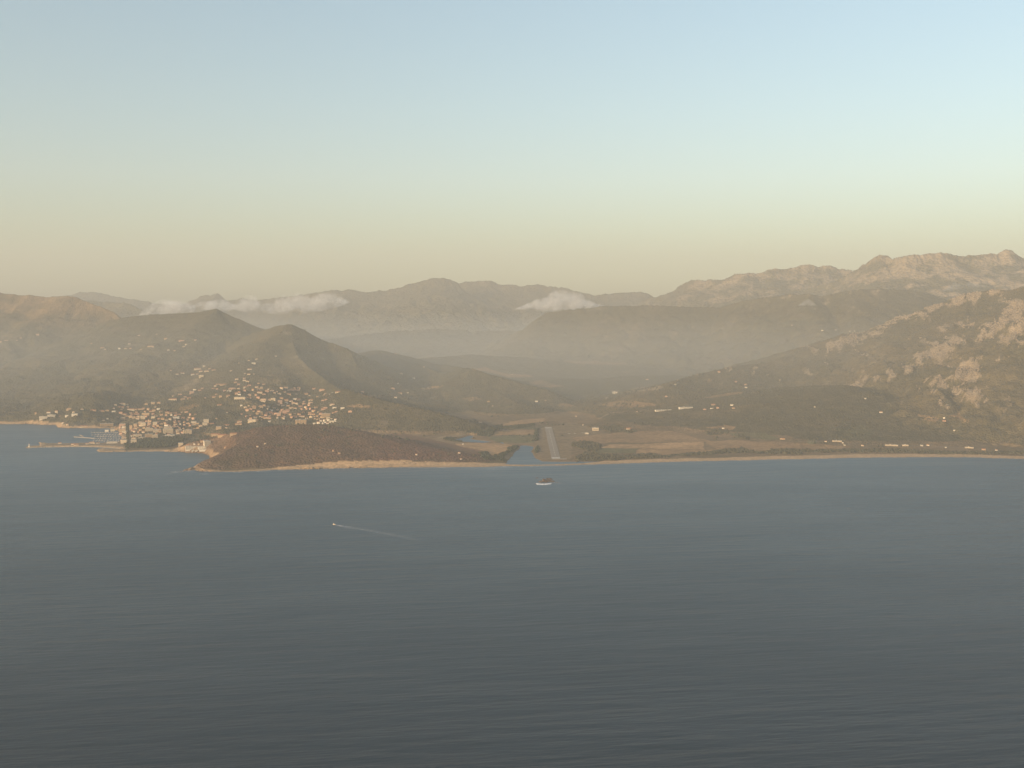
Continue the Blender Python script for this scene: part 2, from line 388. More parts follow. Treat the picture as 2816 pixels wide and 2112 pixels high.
patch(zp(*B5, [(680,245),(760,210),(960,195),(1040,200),(980,225),(800,250)]), ROCK, 0.95)
patch(zp(*B5, [(560,235),(640,232),(665,262),(600,268)]), ROCK * 0.9, 0.8)
patch(zp(*B5, [(120,345),(240,350),(230,370),(110,368)]), STUB * 0.7, 0.8)
patch(zp(*B5, [(1350,300),(1600,250),(1720,245),(1700,262),(1500,290)]), STUB * 0.7, 0.6)
patch(zp(*B5, [(1400,560),(1560,530),(1650,545),(1630,575),(1500,572)]), STUB * 0.8, 0.8)
stroke(zp(*B5, [(460,480),(560,430),(680,418)]), 2, ROCK, 0.7)
stroke(zp(*B5, [(140,527),(260,520),(330,533)]), 1.2, ROCK, 0.7)
patch(zp(*R6, [(-200,560),(-100,450),(0,450),(230,490),(420,535),(540,560),(720,600),(800,648),(560,676),(240,668),(0,690),(-200,690)]), BURNT, 0.85)
# plain on the right
patch(zp(*B4, [(-300,850),(0,835),(300,845),(560,870),(700,880),(500,920),(-300,925)]), STUB * 0.7, 0.8)
patch(zp(*B4, [(330,820),(410,820),(415,852),(335,852)]), MEAD * 1.5, 0.8)
stroke(zp(*B4, [(230,835),(490,833),(630,833)]), 1.3, ROCK * 0.8, 0.7)
stroke(zp(*B4, [(680,855),(1000,862),(1300,870),(1700,888),(2000,905)]), 1.3, ROCK * 0.8, 0.55)
stroke(zp(*B4, [(1425,680),(1470,710),(1480,745),(1505,775)]), 1.6, ROCK * 0.8, 0.7)
patch(zp(*B4, [(1280,600),(1400,610),(1470,640),(1440,665),(1360,640)]), STUB * 0.8, 0.8)
patch(zp(*B4, [(1560,610),(1640,590),(1740,670),(1700,665)]), STUB * 0.7, 0.7)
patch(zp(*B4, [(600,720),(760,675),(740,700),(660,740),(640,780),(560,800)]), WOOD, 0.6)
patch(zp(*B4, [(650,760),(800,690),(900,740),(860,800),(700,810)]), MEAD * 0.8, 0.5)
# mid ground valley fields
for pts, c, a in [
  ([(1650,315),(1760,305),(1900,350),(2110,365),(2110,380),(1940,385),(1800,350)], STUB * 0.8, 0.8),
  ([(1250,465),(1330,448),(1440,445),(1400,462),(1290,475)], STUB * 0.85, 0.85),
  ([(1580,535),(1700,528),(1720,545),(1640,560)], STUB * 0.8, 0.75),
  ([(2080,410),(2180,400),(2300,440),(2250,465),(2120,440)], STUB * 0.7, 0.6),
  ([(700,595),(800,585),(900,605),(860,615),(760,605),(700,610)], STUB * 0.85, 0.8),
  ([(780,500),(900,510),(1000,515),(960,545),(820,520)], STUB * 0.6, 0.6),
  ([(1290,225),(1350,210),(1380,235),(1310,238)], ROCK * 0.8, 0.6),
  ([(200,20),(290,40),(280,62),(215,45)], ROCK * 0.8, 0.75),
  ([(75,370),(110,355),(135,372),(90,382)], ROCK * 0.85, 0.75),
  ([(350,285),(385,290),(435,325),(400,320)], ROCK * 0.8, 0.5),
  ([(950,715),(1000,712),(1020,735),(960,740)], ROCK * 0.8, 0.5)]:
    patch(zp(*KK, pts), c, a)
for pts, c, a in [([(0,845),(120,870),(350,895),(300,905),(160,905),(0,870)], STUB * 0.8, 0.7),
                  ([(330,960),(440,930),(460,955),(350,985)], STUB * 0.7, 0.6), ([(400,990),(600,975),(620,985),(420,1000)], STUB * 0.8, 0.7),
                  ([(600,765),(820,765),(1190,790),(1180,800),(760,795)], STUB * 0.8, 0.5),
                  ([(2140,850),(2212,820),(2212,880),(2160,870)], ROCK * 0.7, 0.6), ([(1870,950),(1900,920),(1940,925),(1900,955)], STUB, 0.5)]:
    patch(zp(1350, 750, 3.16, pts), c, a)
# hill patches behind the town
Z4 = (250, 1050, 5.53); Z5 = (550, 950, 5.53); Z3 = (0, 1050, 5.53)
patch(zp(*Z4, [(1320,400),(1500,350),(1680,340),(1640,380),(1480,430),(1350,430)]), EARTH, 0.7)
patch(zp(*Z4, [(1700,940),(1900,850),(2212,760),(2212,790),(1900,880),(1760,980)]), EARTH * 0.8, 0.6)
patch(zp(*Z5, [(450,850),(700,840),(900,860),(700,880)]), DRY * 0.8, 0.6)
patch(zp(*Z5, [(520,950),(700,930),(820,960),(700,980)]), DRY * 0.7, 0.6)
# paved town ground, street, quays
tp = in_poly(PX, PY, [(150,1168),(300,1150),(380,1135),(540,1150),(640,1165),(560,1200),(520,1225),(340,1232),(330,1180),(160,1178)]) & (GY < 5600) & (Z > 0)
blend(tp * 0.75 * np.clip(0.6 + 0.8 * n2, 0, 1), TOWN)
tw = in_poly(PX, PY, [(560,1090),(800,1060),(930,1085),(930,1165),(700,1170),(560,1180)]) & (GY < 6500) & (Z > 0)
blend(tw * 0.45 * np.clip(0.4 + 1.2 * n2, 0, 1), TOWN)
blend(((PX < 342) & (PY > 1183) & (GY < 4400) & (Z > 0)) * 0.9, ROCK * 0.85)
stroke([(350,1164),(351,1190),(352,1232)], 5.0, STREET_SHADE, 0.95)  # street colour darkened to hold the shade between its buildings
# rock: outcrops on the right hill, bare granite on the far ranges
rk = np.zeros(GX.shape, np.float32)
sx, sy = GX * 0.8 + Z * 1.2, GY * 0.25 - Z * 0.6          # streaks running down the slope
streak = ridged(sx / 42 + 5, (GX * 0.6 - Z * 0.8) / 300 + GY / 300, 3, 0.6)
su = GX - 1.15 * Z; sv = GX + Z      # outcrops run up the slope from lower left to upper right
rn = 0.75 * fbm(su / 24 + 7, sv / 75, 4, 0.68) + 0.35 * ridged(su / 55 + 2, sv / 210, 2) + 0.12 * fbm(GX / 13, GY / 20 + Z / 9, 2)
near = (cls == idx['near_hill'])
for (cx, cy, rx, ry, ang, dn) in [(2290,952,55,20,-25,1.0),(2345,932,50,22,-10,1.0),(2420,905,60,18,-25,0.9),(2500,868,45,13,-28,0.55),(2570,846,50,16,-22,1.0),(2625,830,45,16,-22,1.0),(2680,812,50,14,-15,1.1),(2735,803,35,13,0,1.1),
   (2540,985,120,26,-28,1.0),(2600,968,60,30,-30,1.0),(2620,950,40,30,-30,0.8),(2480,1010,110,18,-28,0.7),(2590,1045,70,34,-25,0.95),(2660,1030,52,48,-50,1.15),(2685,1085,40,34,-60,1.0),(2640,1060,40,30,-40,0.8),
   (2337,1073,70,22,-35,0.9),(2400,1048,50,14,-30,0.6),(2211,1035,70,16,-12,0.55),(2190,1077,22,12,0,0.7),(2606,897,50,18,-20,0.7),(2654,890,40,24,-20,0.7),(2720,905,60,26,-30,0.9),(2760,885,60,26,-35,0.9),(2800,860,40,40,-40,1.0),(2780,912,50,30,-45,0.9),
   (2755,988,26,14,0,0.8),(2690,985,30,14,-20,0.7),(2575,1113,30,14,20,0.7),(2600,1120,22,10,10,0.6),(2816,950,40,30,0,0.6),(2900,900,90,60,-30,0.9),(3000,1000,90,60,-30,0.8),(2420,960,60,12,-28,0.4),(2060,1020,50,16,-10,0.5),(2010,1018,40,12,0,0.4)]:
    a = math.radians(ang); dx = PX - cx; dy = PY - cy
    u = (dx * math.cos(a) + dy * math.sin(a)) / rx; v = (-dx * math.sin(a) + dy * math.cos(a)) / ry
    m = near & (u * u + v * v < 4) & (GY < 8200)
    rk[m] = np.maximum(rk[m], dn * np.exp(-(u[m] ** 2 + v[m] ** 2) * 0.9))
rockm = near * sstep(0.04, 0.13, rn * 1.0 + rk * 0.92 - 0.66)
rockm = np.maximum(rockm, near * sstep(0.40, 0.55, rn) * 0.5 * sstep(60, 160, Z))
hr = ((cls == idx['high_range']) | (cls == idx['right_range']))
hrk = hr * sstep(0.10, 0.26, 1.1 * fbm(GX / 130 + 2, GY / 200 + Z / 90, 4, 0.62) + 0.35 * ridged(GX / 300, GY / 300) + 0.16 * fbm(GX / 45, GY / 60 + Z / 30, 3, .6) + (Z - 800) / 1300)
rockm = np.maximum(rockm, hrk)
mr = ((cls == idx['middle_range']) | (cls == idx['middle_range_b']) | (cls == idx['twin_peak']))
rockm = np.maximum(rockm, mr * sstep(0.12, 0.5, 0.6 * fbm(GX / 200 + 2, GY / 260 + Z / 150, 4, 0.6) + (Z - 800) / 500) * 0.8)
gr = (cls == idx['green_ridge'])
rockm = np.maximum(rockm, gr * sstep(0.30, 0.5, fbm(GX / 90 + 2, GY / 120, 4, 0.65) + (Z - 650) / 900) * 0.8)
rockm = np.maximum(rockm, sstep(0.46, 0.62, fbm(GX / 120 + 22, GY / 120, 4, 0.65)) * 0.5 * (Z > 60) * ~near)
blend(rockm * (1 - 0.38 * far), ROCK)
Z += np.where(Z > 20, rockm * (1.5 + 6.0 * np.clip(vnoise(GX / 16, GY / 24), 0, 1) * (1 + far * CREST)), 0)
# sand
sandw = np.interp(PX, [-400, 150, 330, 480, 560, 640, 760, 900, 1100, 1400, 1420, 1600, 1800, 2100, 2500, 3000],
                      [40, 18, 22, 50, 12, 20, 28, 42, 62, 75, 60, 45, 55, 68, 62, 62])
sandm = (DSEA < sandw * (1 + 0.25 * n1)) & (Z > 0) & (Z < 25) & ~SEA_M
blend(sandm * 0.95, SAND)
blend(((DSEA < 14) & sandm) * 0.35, SAND * 0.55)
headrock = np.zeros(GX.shape, bool); headrock[:rs] = (dsea < 60) & (px_ > 505) & (px_ < 620) & (px_ > 0)
blend(headrock * 0.8 * np.clip(0.6 + n2, 0, 1), np.array((0.15, 0.098, 0.066)))
colr *= (1 + 0.10 * n2)[..., None]
colr = np.clip(colr, 0.012, 0.7)

# ------------------------------------------------------------------ terrain meshes
def ground_mat(name, fine, tree, bump):
    m, n, l, b = new_mat(name)
    at = n.new('ShaderNodeAttribute'); at.attribute_name = 'cover'
    ge = n.new('ShaderNodeNewGeometry')
    n1_ = n.new('ShaderNodeTexNoise'); n1_.inputs['Scale'].default_value = 1.0 / fine; n1_.inputs['Detail'].default_value = 6; n1_.inputs['Roughness'].default_value = 0.7
    n2_ = n.new('ShaderNodeTexVoronoi'); n2_.inputs['Scale'].default_value = 1.0 / tree
    mr_ = n.new('ShaderNodeMapRange'); mr_.inputs['From Min'].default_value = 0.3; mr_.inputs['From Max'].default_value = 0.7
    mr_.inputs['To Min'].default_value = 0.55; mr_.inputs['To Max'].default_value = 1.4
    mx = n.new('ShaderNodeMix'); mx.data_type = 'RGBA'; mx.blend_type = 'MULTIPLY'; mx.inputs[0].default_value = 1
    bm_ = n.new('ShaderNodeBump'); bm_.inputs['Strength'].default_value = bump; bm_.inputs['Distance'].default_value = tree * 0.6; bm_.invert = True
    b2 = n.new('ShaderNodeBump'); b2.inputs['Strength'].default_value = bump * 0.7; b2.inputs['Distance'].default_value = fine * 0.35
    l.new(ge.outputs['Position'], n1_.inputs['Vector']); l.new(ge.outputs['Position'], n2_.inputs['Vector'])
    l.new(n1_.outputs['Fac'], mr_.inputs['Value']); l.new(at.outputs['Color'], mx.inputs[6]); l.new(mr_.outputs[0], mx.inputs[7])
    l.new(n2_.outputs['Distance'], bm_.inputs['Height']); l.new(n1_.outputs['Fac'], b2.inputs['Height'])
    l.new(bm_.outputs[0], b2.inputs['Normal']); l.new(b2.outputs[0], b.inputs['Normal'])
    l.new(mx.outputs[2], b.inputs['Base Color'])
    b.inputs['Roughness'].default_value = 0.95; b.inputs['Specular IOR Level'].default_value = 0.1
    return m
mat_hill = ground_mat('maquis_and_rock', 24, 9, 0.8)
mat_plain = ground_mat('field_soil', 20, 6, 0.25)
mat_far = ground_mat('far_granite', 70, 30, 0.7)
mat_sand = ground_mat('beach_sand', 10, 4, 0.1)

def grid_object(name, fmask, mat):
    r, c = np.where(fmask)
    v00 = r * NC + c
    quads = np.stack([v00, v00 + 1, v00 + NC + 1, v00 + NC], 1)
    used, inv = np.unique(quads, return_inverse=True)
    inv = inv.reshape(quads.shape).astype(np.int32)
    co = np.stack([GX.ravel()[used], GY.ravel()[used], Z.ravel()[used]], 1).astype(np.float32)
    me = bpy.data.meshes.new(name)
    me.vertices.add(len(used)); me.vertices.foreach_set('co', co.ravel())
    nf = len(quads)
    me.loops.add(nf * 4); me.loops.foreach_set('vertex_index', inv.ravel())
    me.polygons.add(nf); me.polygons.foreach_set('loop_start', np.arange(0, nf * 4, 4, dtype=np.int32))
    me.polygons.foreach_set('use_smooth', np.ones(nf, bool))
    at = me.attributes.new('cover', 'FLOAT_COLOR', 'POINT')
    cc = np.ones((len(used), 4), np.float32); cc[:, :3] = colr.reshape(-1, 3)[used]
    at.data.foreach_set('color', cc.ravel())
    me.update(calc_edges=True)
    me.materials.append(mat)
    o = bpy.data.objects.new(name, me); COL.objects.link(o)
    o['kind'] = 'structure'
    return o
fc = cls[:-1, :-1]
fz = np.maximum(np.maximum(Z[:-1, :-1], Z[1:, :-1]), np.maximum(Z[:-1, 1:], Z[1:, 1:]))
fsea = SEA_M[:-1, :-1] & SEA_M[1:, 1:] & (fz < -1.9)
deep = fsea & (DSEA[:-1, :-1] > 60) & (DSEA[:-1, :-1] < 9e4)
fsand = sandm[:-1, :-1]
label_of = np.zeros(fc.shape, np.int16)   # 0 = valley/plain
groups = {'mountain_range': ['blue_range', 'blue_shoulder', 'twin_peak', 'middle_range', 'middle_range_b', 'right_range', 'high_range'],
          'wooded_ridge': ['green_ridge'], 'rocky_hill': ['near_hill', 'knoll'], 'brown_hill': ['left_hill'],
          'town_hill': ['town_hill', 'spur_d'], 'rounded_hill': ['valley_ridge_c', 'valley_ridge_a', 'valley_ridge_b', 'round_hill', 'second_hill', 'spur_a', 'spur_b', 'spur_c', 'spur_e'], 'headland': ['headland']}
gi = 1; gmap = {}
for gname, members in groups.items():
    for mname in members: label_of[fc == idx[mname]] = gi
    gmap[gname] = gi; gi += 1
label_of[fsand] = 90
lowplain = (label_of == 0) & (GY[:-1, :-1] < 5400)
label_of[lowplain] = 91
label_of[deep] = 99
grid_object('beach', label_of == 90, mat_sand)
grid_object('coastal_plain', label_of == 91, mat_plain)
grid_object('valley_floor', label_of == 0, mat_hill)
for gname, g in gmap.items():
    grid_object(gname, label_of == g, mat_far if gname == 'mountain_range' else mat_hill)

# ------------------------------------------------------------------ the sea
m, n, l, b = new_mat('sea_water')
ge = n.new('ShaderNodeNewGeometry')
def wave(scale_x, scale_y, rot, detail, rough):
    mp = n.new('ShaderNodeMapping'); mp.inputs['Rotation'].default_value = (0, 0, rot); mp.inputs['Scale'].default_value = (1 / scale_x, 1 / scale_y, 1)
    mp.vector_type = 'TEXTURE'; mp.inputs['Scale'].default_value = (scale_x, scale_y, 1)
    no = n.new('ShaderNodeTexNoise'); no.inputs['Scale'].default_value = 1.0; no.inputs['Detail'].default_value = detail; no.inputs['Roughness'].default_value = rough
    no.noise_dimensions = '2D'
    l.new(ge.outputs['Position'], mp.inputs['Vector']); l.new(mp.outputs[0], no.inputs['Vector'])
    return no.outputs['Fac']

swell = wave(260, 42, math.radians(9), 3, 0.6)
swell2 = wave(110, 17, math.radians(5), 2, 0.5)
chop = wave(14, 5, math.radians(10), 3, 0.6)
prev = None
for hsrc, dist_, st in ((swell, 4.5, 1.0), (swell2, 1.7, 1.0), (chop, 0.5, 1.0)):
    bp = n.new('ShaderNodeBump'); bp.inputs['Strength'].default_value = st; bp.inputs['Distance'].default_value = dist_
    l.new(hsrc, bp.inputs['Height'])
    if prev: l.new(prev, bp.inputs['Normal'])
    prev = bp.outputs[0]
l.new(prev, b.inputs['Normal'])
# base colour pales towards the beach: shallows, with reflection and haze painted in
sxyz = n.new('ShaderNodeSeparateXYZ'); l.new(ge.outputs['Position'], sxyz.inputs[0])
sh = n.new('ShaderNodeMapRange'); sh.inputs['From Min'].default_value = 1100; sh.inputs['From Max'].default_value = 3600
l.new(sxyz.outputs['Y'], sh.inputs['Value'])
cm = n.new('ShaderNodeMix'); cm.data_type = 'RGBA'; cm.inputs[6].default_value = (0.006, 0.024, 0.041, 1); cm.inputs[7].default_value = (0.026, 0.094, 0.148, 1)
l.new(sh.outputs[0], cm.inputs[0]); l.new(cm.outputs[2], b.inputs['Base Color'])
b.inputs['Specular IOR Level'].default_value = 0.17
gust = wave(900, 260, math.radians(7), 3, 0.55)      # wind patches and slicks
gr_ = n.new('ShaderNodeMapRange'); gr_.inputs['From Min'].default_value = 0.35; gr_.inputs['From Max'].default_value = 0.65
gr_.inputs['To Min'].default_value = 0.34; gr_.inputs['To Max'].default_value = 0.41
l.new(gust, gr_.inputs['Value']); l.new(gr_.outputs[0], b.inputs['Roughness'])
b.inputs['IOR'].default_value = 1.33
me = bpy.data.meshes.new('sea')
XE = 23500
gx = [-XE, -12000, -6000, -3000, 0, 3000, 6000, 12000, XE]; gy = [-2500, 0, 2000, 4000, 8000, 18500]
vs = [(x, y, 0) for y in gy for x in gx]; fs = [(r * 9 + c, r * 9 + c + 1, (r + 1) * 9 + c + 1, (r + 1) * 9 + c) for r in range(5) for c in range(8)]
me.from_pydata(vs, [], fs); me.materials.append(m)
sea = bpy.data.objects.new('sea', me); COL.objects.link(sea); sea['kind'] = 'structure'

# ------------------------------------------------------------------ air: one box of haze, a bank of valley mist, low clouds
def box_mesh(name, x0, x1, y0, y1, z0, z1):
    me = bpy.data.meshes.new(name)
    me.from_pydata([(x0,y0,z0),(x1,y0,z0),(x1,y1,z0),(x0,y1,z0),(x0,y0,z1),(x1,y0,z1),(x1,y1,z1),(x0,y1,z1)], [],
                   [(3,2,1,0),(4,5,6,7),(0,1,5,4),(1,2,6,5),(2,3,7,6),(3,0,4,7)])
    return me
def vol_mat(name, col, dens, aniso=0.0):
    m = bpy.data.materials.new(name); m.use_nodes = True
    nt = m.node_tree; nt.nodes.clear()
    out = nt.nodes.new('ShaderNodeOutputMaterial'); pv = nt.nodes.new('ShaderNodeVolumePrincipled')
    pv.inputs['Color'].default_value = (*col, 1); pv.inputs['Density'].default_value = dens; pv.inputs['Anisotropy'].default_value = aniso
    nt.links.new(pv.outputs[0], out.inputs['Volume'])
    return m, nt, pv
HAZE_D = 8.2e-5
MIST_D = 1.45e-4
top = max(1500.0, float(Z.max()) + 60)
hz = bpy.data.objects.new('haze', box_mesh('haze', -24000, 24000, -3000, 19000, -12, top))
COL.objects.link(hz); hz['kind'] = 'stuff'
mh, _, _ = vol_mat('haze_air', (0.625, 0.66, 0.68), HAZE_D)
hz.data.materials.append(mh)
for mist_top, share in ((505, 0.07), (478, 0.10), (447, 0.15), (412, 0.20), (370, 0.25), (310, 0.35)):
    mb = bpy.data.objects.new('valley_mist', box_mesh('valley_mist', -23800 + mist_top, 23800 - mist_top, 4600 + mist_top, 18800 - mist_top / 10, -12 + mist_top / 500, mist_top))
    COL.objects.link(mb); mb['kind'] = 'stuff'
    mm, _, _ = vol_mat('mist_air', (0.62, 0.67, 0.69), MIST_D * share)
    mb.data.materials.append(mm)

def fcurve(nt, pts):
    fc_ = nt.nodes.new('ShaderNodeFloatCurve')
    c = fc_.mapping.curves[0]
    while len(c.points) < len(pts): c.points.new(0.5, 0.5)
    for p, (x, y) in zip(c.points, pts): p.location = (x, y)
    fc_.mapping.update()
    return fc_
def mnode(nt, op, a, b=None, clamp=False):
    q = nt.nodes.new('ShaderNodeMath'); q.operation = op; q.use_clamp = clamp
    for i, v in enumerate((a, b)):
        if v is None: continue
        if isinstance(v, (int, float)): q.inputs[i].default_value = v
        else: nt.links.new(v, q.inputs[i])
    return q.outputs[0]
def cloud(Y, outline, label, halfdepth, dens, seed):
    """outline: (photo x, top y, bottom y) along the cloud; a closed lofted body filled with uneven vapour"""
    P = []
    for px, t_, b_ in outline:
        x, _, zt = at_depth(px, t_, Y); _, _, zb = at_depth(px, b_, Y)
        P.append((x, zt, zb))
    x0, x1 = P[0][0], P[-1][0]; zmin = min(p[2] for p in P); zmax = max(p[1] for p in P)
    L = x1 - x0; Hh = zmax - zmin
    root = bpy.data.meshes.new('cloud')
    NS, NA = 60, 16; vs, fs = [], []
    xs = np.linspace(0, L, NS)
    tops = np.interp(xs, [p[0] - x0 for p in P], [p[1] for p in P]); bots = np.interp(xs, [p[0] - x0 for p in P], [p[2] for p in P])
    for i in range(NS):
        e = 1.0
        zc_ = (tops[i] + bots[i]) / 2; hh = max(6.0, (tops[i] - bots[i]) / 2 * 1.22)
        dd = halfdepth * min(1, 0.25 + 1.2 * hh / (Hh / 2))
        for k in range(NA):
            a = 2 * math.pi * k / NA
            vs.append((xs[i], dd * math.cos(a), zc_ - zmin + hh * math.sin(a)))
    for i in range(NS - 1):
        for k in range(NA):
            a, b2 = i * NA + k, i * NA + (k + 1) % NA
            fs.append((a, a + NA, b2 + NA, b2))
    fs.append(tuple(range(NA))); fs.append(tuple((NS - 1) * NA + k for k in reversed(range(NA))))
    root.from_pydata(vs, [], fs); root.update()
    bm_ = bmesh.new(); bm_.from_mesh(root); bmesh.ops.recalc_face_normals(bm_, faces=bm_.faces); bm_.to_mesh(root); bm_.free()
    o = bpy.data.objects.new('cloud', root); COL.objects.link(o); o.location = (x0, Y, zmin)
    m, nt, pv = vol_mat('cloud_vapour', (0.98, 0.98, 0.98), 0.0, 0.2)
    tc = nt.nodes.new('ShaderNodeTexCoord'); sp = nt.nodes.new('ShaderNodeSeparateXYZ')
    nt.links.new(tc.outputs['Object'], sp.inputs[0])
    u = mnode(nt, 'DIVIDE', sp.outputs['X'], L)
    ct_ = fcurve(nt, [((p[0] - x0) / L, (p[1] - zmin) / Hh) for p in P]); cb_ = fcurve(nt, [((p[0] - x0) / L, (p[2] - zmin) / Hh) for p in P])
    nt.links.new(u, ct_.inputs['Value']); nt.links.new(u, cb_.inputs['Value'])
    no = nt.nodes.new('ShaderNodeTexNoise'); no.inputs['Scale'].default_value = 1 / 110.0; no.inputs['Detail'].default_value = 4; no.inputs['Roughness'].default_value = 0.6
    of = nt.nodes.new('ShaderNodeVectorMath'); of.operation = 'ADD'; of.inputs[1].default_value = (seed * 731, seed * 91, 0)
    nt.links.new(tc.outputs['Object'], of.inputs[0]); nt.links.new(of.outputs[0], no.inputs['Vector'])
    zt = mnode(nt, 'MULTIPLY', ct_.outputs[0], Hh); zb = mnode(nt, 'MULTIPLY', cb_.outputs[0], Hh)
    half = mnode(nt, 'MAXIMUM', mnode(nt, 'MULTIPLY', mnode(nt, 'SUBTRACT', zt, zb), 0.59), 4.0)
    mid = mnode(nt, 'MULTIPLY', mnode(nt, 'ADD', zt, zb), 0.5)
    dz_ = mnode(nt, 'DIVIDE', mnode(nt, 'SUBTRACT', sp.outputs['Z'], mid), half)
    dy_ = mnode(nt, 'DIVIDE', sp.outputs['Y'], halfdepth)
    r2 = mnode(nt, 'ADD', mnode(nt, 'MULTIPLY', dz_, dz_), mnode(nt, 'MULTIPLY', dy_, dy_))
    body = mnode(nt, 'SUBTRACT', 1.0, r2)
    no2 = nt.nodes.new('ShaderNodeTexNoise'); no2.inputs['Scale'].default_value = 1 / 38.0; no2.inputs['Detail'].default_value = 3; no2.inputs['Roughness'].default_value = 0.65
    nt.links.new(of.outputs[0], no2.inputs['Vector'])
    nz = mnode(nt, 'ADD', mnode(nt, 'MULTIPLY', mnode(nt, 'SUBTRACT', no.outputs['Fac'], 0.53), 6.0), mnode(nt, 'MULTIPLY', mnode(nt, 'SUBTRACT', no2.outputs['Fac'], 0.5), 3.0))
    f = mnode(nt, 'MULTIPLY', mnode(nt, 'ADD', body, nz), 0.7, True)
    f2 = mnode(nt, 'MULTIPLY', mnode(nt, 'MULTIPLY', body, 3.0, True), f)
    nt.links.new(mnode(nt, 'MULTIPLY', f2, dens), pv.inputs['Density'])
    root.materials.append(m)
    tag(o, label, 'cloud')
    return o
CD = 0.012
cloud(7750, [(384,866,867),(400,848,868),(425,832,868),(445,822,867),(465,824,866),(490,824,866),(510,827,864),(530,838,860)], 'pale low cloud lying on the shoulder of the hill behind the town', 90, CD * 1.1, 1)
cloud(9000, [(520,846,850),(545,832,848),(560,828,852),(590,826,856),(615,824,858),(640,836,852),(660,830,856),(680,812,858),(700,818,860),(730,834,862),(760,824,864),(790,808,864),(820,806,862),(860,812,858),(890,806,852),(915,806,846),(940,816,840),(962,828,834)], 'long flat pale cloud in front of the far mountains, behind the twin-topped hill', 150, CD * 0.8, 2)
cloud(9600, [(1412,850,852),(1440,838,852),(1470,826,853),(1500,818,856),(1520,803,858),(1545,798,858),(1580,803,856),(1600,806,854),(1612,824,852),(1640,832,850),(1660,838,846)], 'rounded pale cloud floating before the middle of the far mountain range', 130, CD * 1.2, 3)
cloud(7900, [(2196,838,841),(2206,832,841),(2214,825,841),(2224,823,841),(2233,828,841),(2244,837,841)], 'tiny white puff of cloud in front of the dark green ridge', 60, CD * 0.5, 4)
cloud(8900, [(2590,800,802),(2620,780,800),(2650,774,796),(2690,782,790),(2720,786,789)], 'thin wisp of cloud below the high granite mountains on the right', 70, CD * 0.25, 5)

# ================================================================== THINGS
# ------------------------------------------------------------------ mesh builder
class MB:
    def __init__(s): s.v = []; s.f = []
    def box(s, x0, x1, y0, y1, z0, z1):
        n = len(s.v)
        s.v += [(x0,y0,z0),(x1,y0,z0),(x1,y1,z0),(x0,y1,z0),(x0,y0,z1),(x1,y0,z1),(x1,y1,z1),(x0,y1,z1)]
        s.f += [tuple(n + i for i in q) for q in ((3,2,1,0),(4,5,6,7),(0,1,5,4),(1,2,6,5),(2,3,7,6),(3,0,4,7))]
        return s
    def gable(s, x0, x1, y0, y1, z0, z1, o=0.5):     # ridge along x
        n = len(s.v); ym = (y0 + y1) / 2
        s.v += [(x0-o,y0-o,z0),(x1+o,y0-o,z0),(x1+o,y1+o,z0),(x0-o,y1+o,z0),(x0-o,ym,z1),(x1+o,ym,z1)]
        s.f += [tuple(n + i for i in q) for q in ((3,2,1,0),(0,1,5,4),(2,3,4,5),(1,2,5),(3,0,4))]
        return s
    def hip(s, x0, x1, y0, y1, z0, z1, o=0.5):
        n = len(s.v); ym = (y0 + y1) / 2; q_ = min((y1 - y0) / 2, (x1 - x0) / 2 - .3)
        s.v += [(x0-o,y0-o,z0),(x1+o,y0-o,z0),(x1+o,y1+o,z0),(x0-o,y1+o,z0),(x0+q_,ym,z1),(x1-q_,ym,z1)]
        s.f += [tuple(n + i for i in q) for q in ((3,2,1,0),(0,1,5,4),(2,3,4,5),(1,2,5),(3,0,4))]
        return s
    def lathe(s, prof, k=12, cx=0, cy=0):
        n = len(s.v)
        for r, z in prof:
            for i in range(k):
                a = 2 * math.pi * i / k; s.v.append((cx + r * math.cos(a), cy + r * math.sin(a), z))
        for j in range(len(prof) - 1):
            for i in range(k):
                a, b_ = n + j * k + i, n + j * k + (i + 1) % k
                s.f.append((a, b_, b_ + k, a + k))
        s.f.append(tuple(n + i for i in reversed(range(k)))); s.f.append(tuple(n + (len(prof) - 1) * k + i for i in range(k)))
        return s
    def mesh(s, name, mat):
        me = bpy.data.meshes.new(name); me.from_pydata(s.v, [], s.f); me.materials.append(mat); me.update(); return me
def put(name, me, parent=None, loc=(0, 0, 0), rz=0.0, scale=(1, 1, 1)):
    o = bpy.data.objects.new(name, me); COL.objects.link(o)
    o.location = loc; o.rotation_euler = (0, 0, rz); o.scale = scale
    if parent: o.parent = parent
    return o
def empty(name, loc, rz=0.0):
    o = bpy.data.objects.new(name, None); COL.objects.link(o); o.location = loc; o.rotation_euler = (0, 0, rz); o.empty_display_size = 5
    return o

WALL = {'w': simple('wall_white', (0.74, 0.66, 0.54), .8, .06, .3), 'c': simple('wall_cream', (0.66, 0.53, 0.37), .85, .08, .3),
        'o': simple('wall_ochre', (0.52, 0.36, 0.21), .85, .1, .3), 'p': simple('wall_pink', (0.56, 0.35, 0.24), .85, .1, .3)}
TILE = simple('roof_tile', (0.36, 0.17, 0.095), .85, .25, .8); TILE2 = simple('roof_tile_pale', (0.45, 0.27, 0.17), .85, .2, .8)
FLAT = simple('roof_concrete', (0.42, 0.38, 0.32), .9, .12, .5); GLASS = simple('window_dark', (0.10, 0.09, 0.08), .3, .05, 1, .5)
SHUT = simple('door_wood', (0.16, 0.10, 0.06), .8, .1, 1); STONE = simple('quay_stone', (0.40, 0.33, 0.25), .95, .2, .15)
COLW = {'w': 'white', 'c': 'cream', 'o': 'ochre', 'p': 'pinkish'}

